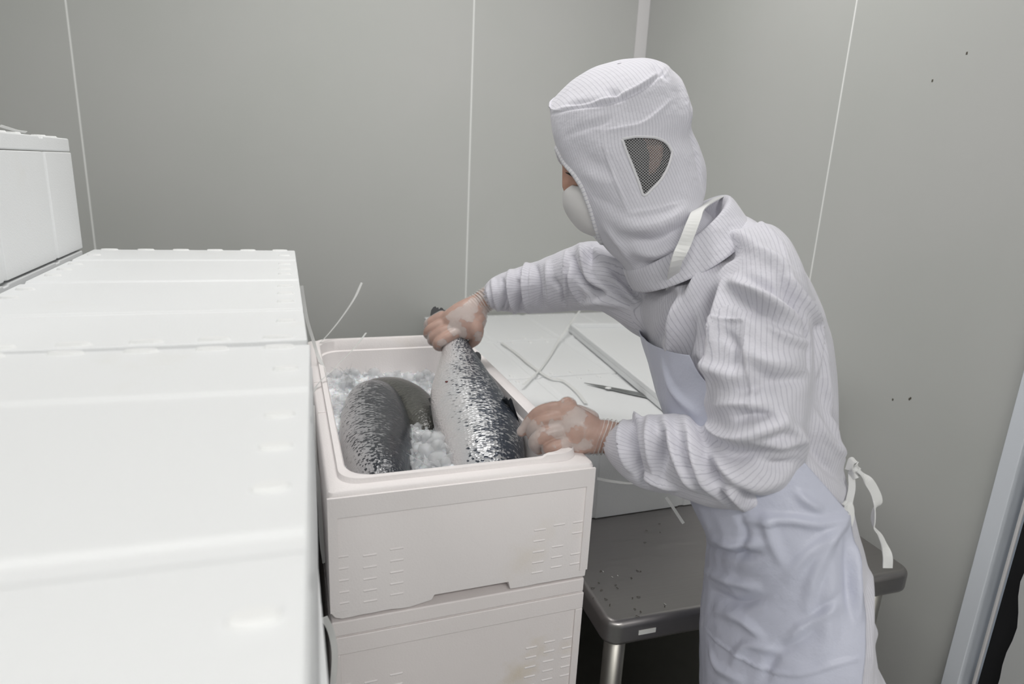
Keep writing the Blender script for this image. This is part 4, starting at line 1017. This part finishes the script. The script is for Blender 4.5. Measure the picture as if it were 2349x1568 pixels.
for i in range(NV):
    ph = np.linspace(math.pi+hw[i], 3*math.pi-hw[i], NU)
    pts = [LH.pt(i, p) for p in ph]; rows.append(pts)
    if i >= ridx:
        ah = LH.a[ridx]/np.linalg.norm(LH.a[ridx]); uvs.append([(float(np.dot(q, ah))/.0063, i*.01) for q in pts])
    else: uvs.append([(p*.135/.0063, i*.01) for p in ph])
rows = np.array(rows); hv = rows.reshape(-1, 3)
hf = [(i*NU+j, i*NU+j+1, (i+1)*NU+j+1, (i+1)*NU+j) for i in range(NV-1) for j in range(NU-1)]
hn = vnormals(hv, hf)
if hn[(NV//3)*NU+NU//4] @ (hv[(NV//3)*NU+NU//4]-LH.c[NV//3]) < 0: hf = [q[::-1] for q in hf]; hn = -hn; flip_h = True
else: flip_h = False
HFD = [([(1262, 262), (1320, 248), (1400, 235), (1470, 205), (1530, 158)], -3, 2.2), ([(1270, 252), (1330, 240), (1400, 226), (1465, 198), (1530, 150)], 3, 3.0), ([(1300, 240), (1340, 236), (1370, 232)], -4, 4), ([(1395, 205), (1410, 215), (1425, 222)], -4, 5), ([(1500, 150), (1515, 165), (1525, 175)], -5, 5), ([(1580, 180), (1585, 260), (1584, 305), (1600, 340)], -4, 5), ([(1586, 310), (1600, 360), (1612, 430)], -4, 4), ([(1560, 180), (1575, 240), (1578, 300)], 4, 6),
       ([(1390, 300), (1420, 295), (1480, 280), (1545, 225)], 2, 2.2), ([(1382, 295), (1392, 360), (1415, 420), (1440, 490)], 2, 2.0), ([(1440, 490), (1500, 480), (1560, 465)], 2, 2.2), ([(1300, 310), (1340, 292), (1380, 280), (1400, 270)], -3, 4), ([(1420, 515), (1480, 520), (1540, 505), (1575, 480)], 8, 9), ([(1440, 550), (1500, 555), (1560, 525), (1580, 505)], -8, 8), ([(1450, 580), (1510, 580), (1560, 550)], 5, 7), ([(1460, 610), (1510, 605), (1555, 580)], -5, 6), ([(1385, 520), (1420, 560), (1450, 610)], 4, 6), ([(1340, 400), (1380, 410), (1420, 430)], 3, 9), ([(1360, 450), (1400, 470), (1430, 490)], -3, 7), ([(1310, 340), (1350, 370), (1390, 400)], -4, 12)]
hv = press_folds(hv, hf, HFD, 1.4); hv = hv + hn*(.0010*vnoise(hv, 60, 21)+.0006*vnoise(hv, 130, 22))[:, None]
win = np.array([(1427, 319), (1455, 314), (1485, 314), (1508, 317), (1528, 327), (1540, 345), (1541, 355), (1533, 383), (1518, 410), (1498, 432), (1477, 448), (1466, 420), (1452, 384), (1438, 350)], float)
def inpoly(q, poly):
    ins = np.zeros(len(q), bool); n = len(poly)
    for i in range(n):
        a, b = poly[i], poly[(i+1) % n]
        c = ((a[1] > q[:, 1]) != (b[1] > q[:, 1])) & (q[:, 0] < (b[0]-a[0])*(q[:, 1]-a[1])/(b[1]-a[1]+1e-9)+a[0]); ins ^= c
    return ins
fc = np.array([hv[list(q)].mean(0) for q in hf]); fnr = np.array([hn[q[0]] for q in hf])
isw = inpoly(pix(fc), win) & ((fnr*(CC-fc)).sum(1) > 0)
uvf = np.array(uvs).reshape(-1, 2)
keep = [q for q, w in zip(hf, isw) if not w]
hood = meshobj('hood', hv, keep, CLOTH, person, uv=[uvf[i] for q in keep for i in q])
m_ = hood.modifiers.new('thickness', 'SOLIDIFY'); m_.thickness = .0015; m_.offset = -1
wf = [q for q, w in zip(hf, isw) if w]; ids = sorted({i for q in wf for i in q}); mp = {a: b for b, a in enumerate(ids)}
wv = np.array([hv[i]-hn[i]*.002 for i in ids]); wc = wv.mean(0); ua = np.cross(CU, hn[ids[len(ids)//2]]); ua /= np.linalg.norm(ua)
net = meshobj('ear_net', wv, [tuple(mp[i] for i in q) for q in wf], NET, hood, uv=[((wv[mp[i]]-wc) @ ua/.0042, (wv[mp[i]]-wc) @ CU/.0042) for q in wf for i in q])
hb = BVHTree.FromPolygons([tuple(p) for p in hv], hf)
wl = catmull(np.vstack([win, win[:1]]), 70); hem = [np.array(hb.ray_cast(V(CC), V(ray(x, y)))[0]) for x, y in wl if hb.ray_cast(V(CC), V(ray(x, y)))[0] is not None]
v, f = tube(hem, [.0022]*len(hem), 8, ends=False); meshobj('net_hem', v, f, HEM, hood)
HR = hv.reshape(NV, NU, 3); rsel = [i for i in range(NV) if hw[i] > .02]
eg = [HR[i, 0] for i in rsel] + [HR[i, -1] for i in reversed(rsel)]; eg.append(eg[0])
v, f = tube(np.array(eg), [.0042]*len(eg), 8, ends=False)
hl = np.concatenate([[0], np.cumsum(np.linalg.norm(np.diff(np.array(eg), axis=0), axis=1))])
uv = [(hl[i//8 if i//8 < len(hl) else -1]/.0065, 0) for q in f for i in q]
meshobj('face_opening_hem', v, f, HEM, hood, uv=uv)

# ------------------------------------------------------------------ mask
mk = []
prof = [(.096, -.014), (.106, -.022), (.111, -.036), (.112, -.052), (.106, -.074), (.094, -.096), (.072, -.114)]   # front, up along the middle line
prof = catmull(prof, 28)
for fr, up in prof:
    row = []
    for s in np.linspace(-1, 1, 41):
        an = s*1.25; wd = .068 if up > -.08 else .068-.2*(-.08-up)
        row.append(hp(fr*math.cos(an)**.7-.004*(1-math.cos(an)) if fr > 0 else fr, wd*math.sin(an)/math.sin(1.25), up + .006*(1-abs(s)) - .006 - .012*abs(s)*max(-.5, min(1, (up+.085)/.05))))
    mk.append(row)
mask = strip_grid(mk, MASK, 'face_mask', person, None, .0016)

# ------------------------------------------------------------------ trousers and boots (below the frame)
for sg in (-1, 1):
    a = P(1830, 1500, .96) + np.array([.34, .94, 0])*.075*sg; ft = np.array([a[0]+.06+.015*sg, a[1]+.02, .09]); kn_ = (a+ft)/2 + np.array([-.02, 0, .03])
    v, f = tube([a+[0, 0, -.16], kn_, ft+[0, 0, .06]], [.085, .076, .070], 24, n=24, ends=False); v = np.array(v); v = v+.006*vnoise(v, 30, 30+sg)[:, None]*np.array([1, .6, 0]); meshobj('trouser_leg', v, f, TROUS, person)
    bt, bfc = remesh([tube([ft+[.005, 0, .20], ft+[.01, 0, .02], ft+[.015, 0, -.035]], [.060, .054, .050], 20, n=10, ends=False), tube([ft+[.02, 0, -.047], ft+[-.10, -.01, -.052], ft+[-.185, -.015, -.060]], [.043, .043, .030], 16, n=10)], .005)
    bt = np.array(bt); bt[:, 2] = np.maximum(bt[:, 2], .002); bt = relax(bt, bfc, 4); bt[:, 2] = np.maximum(bt[:, 2], .002); meshobj('boot', bt, bfc, BOOT, person)
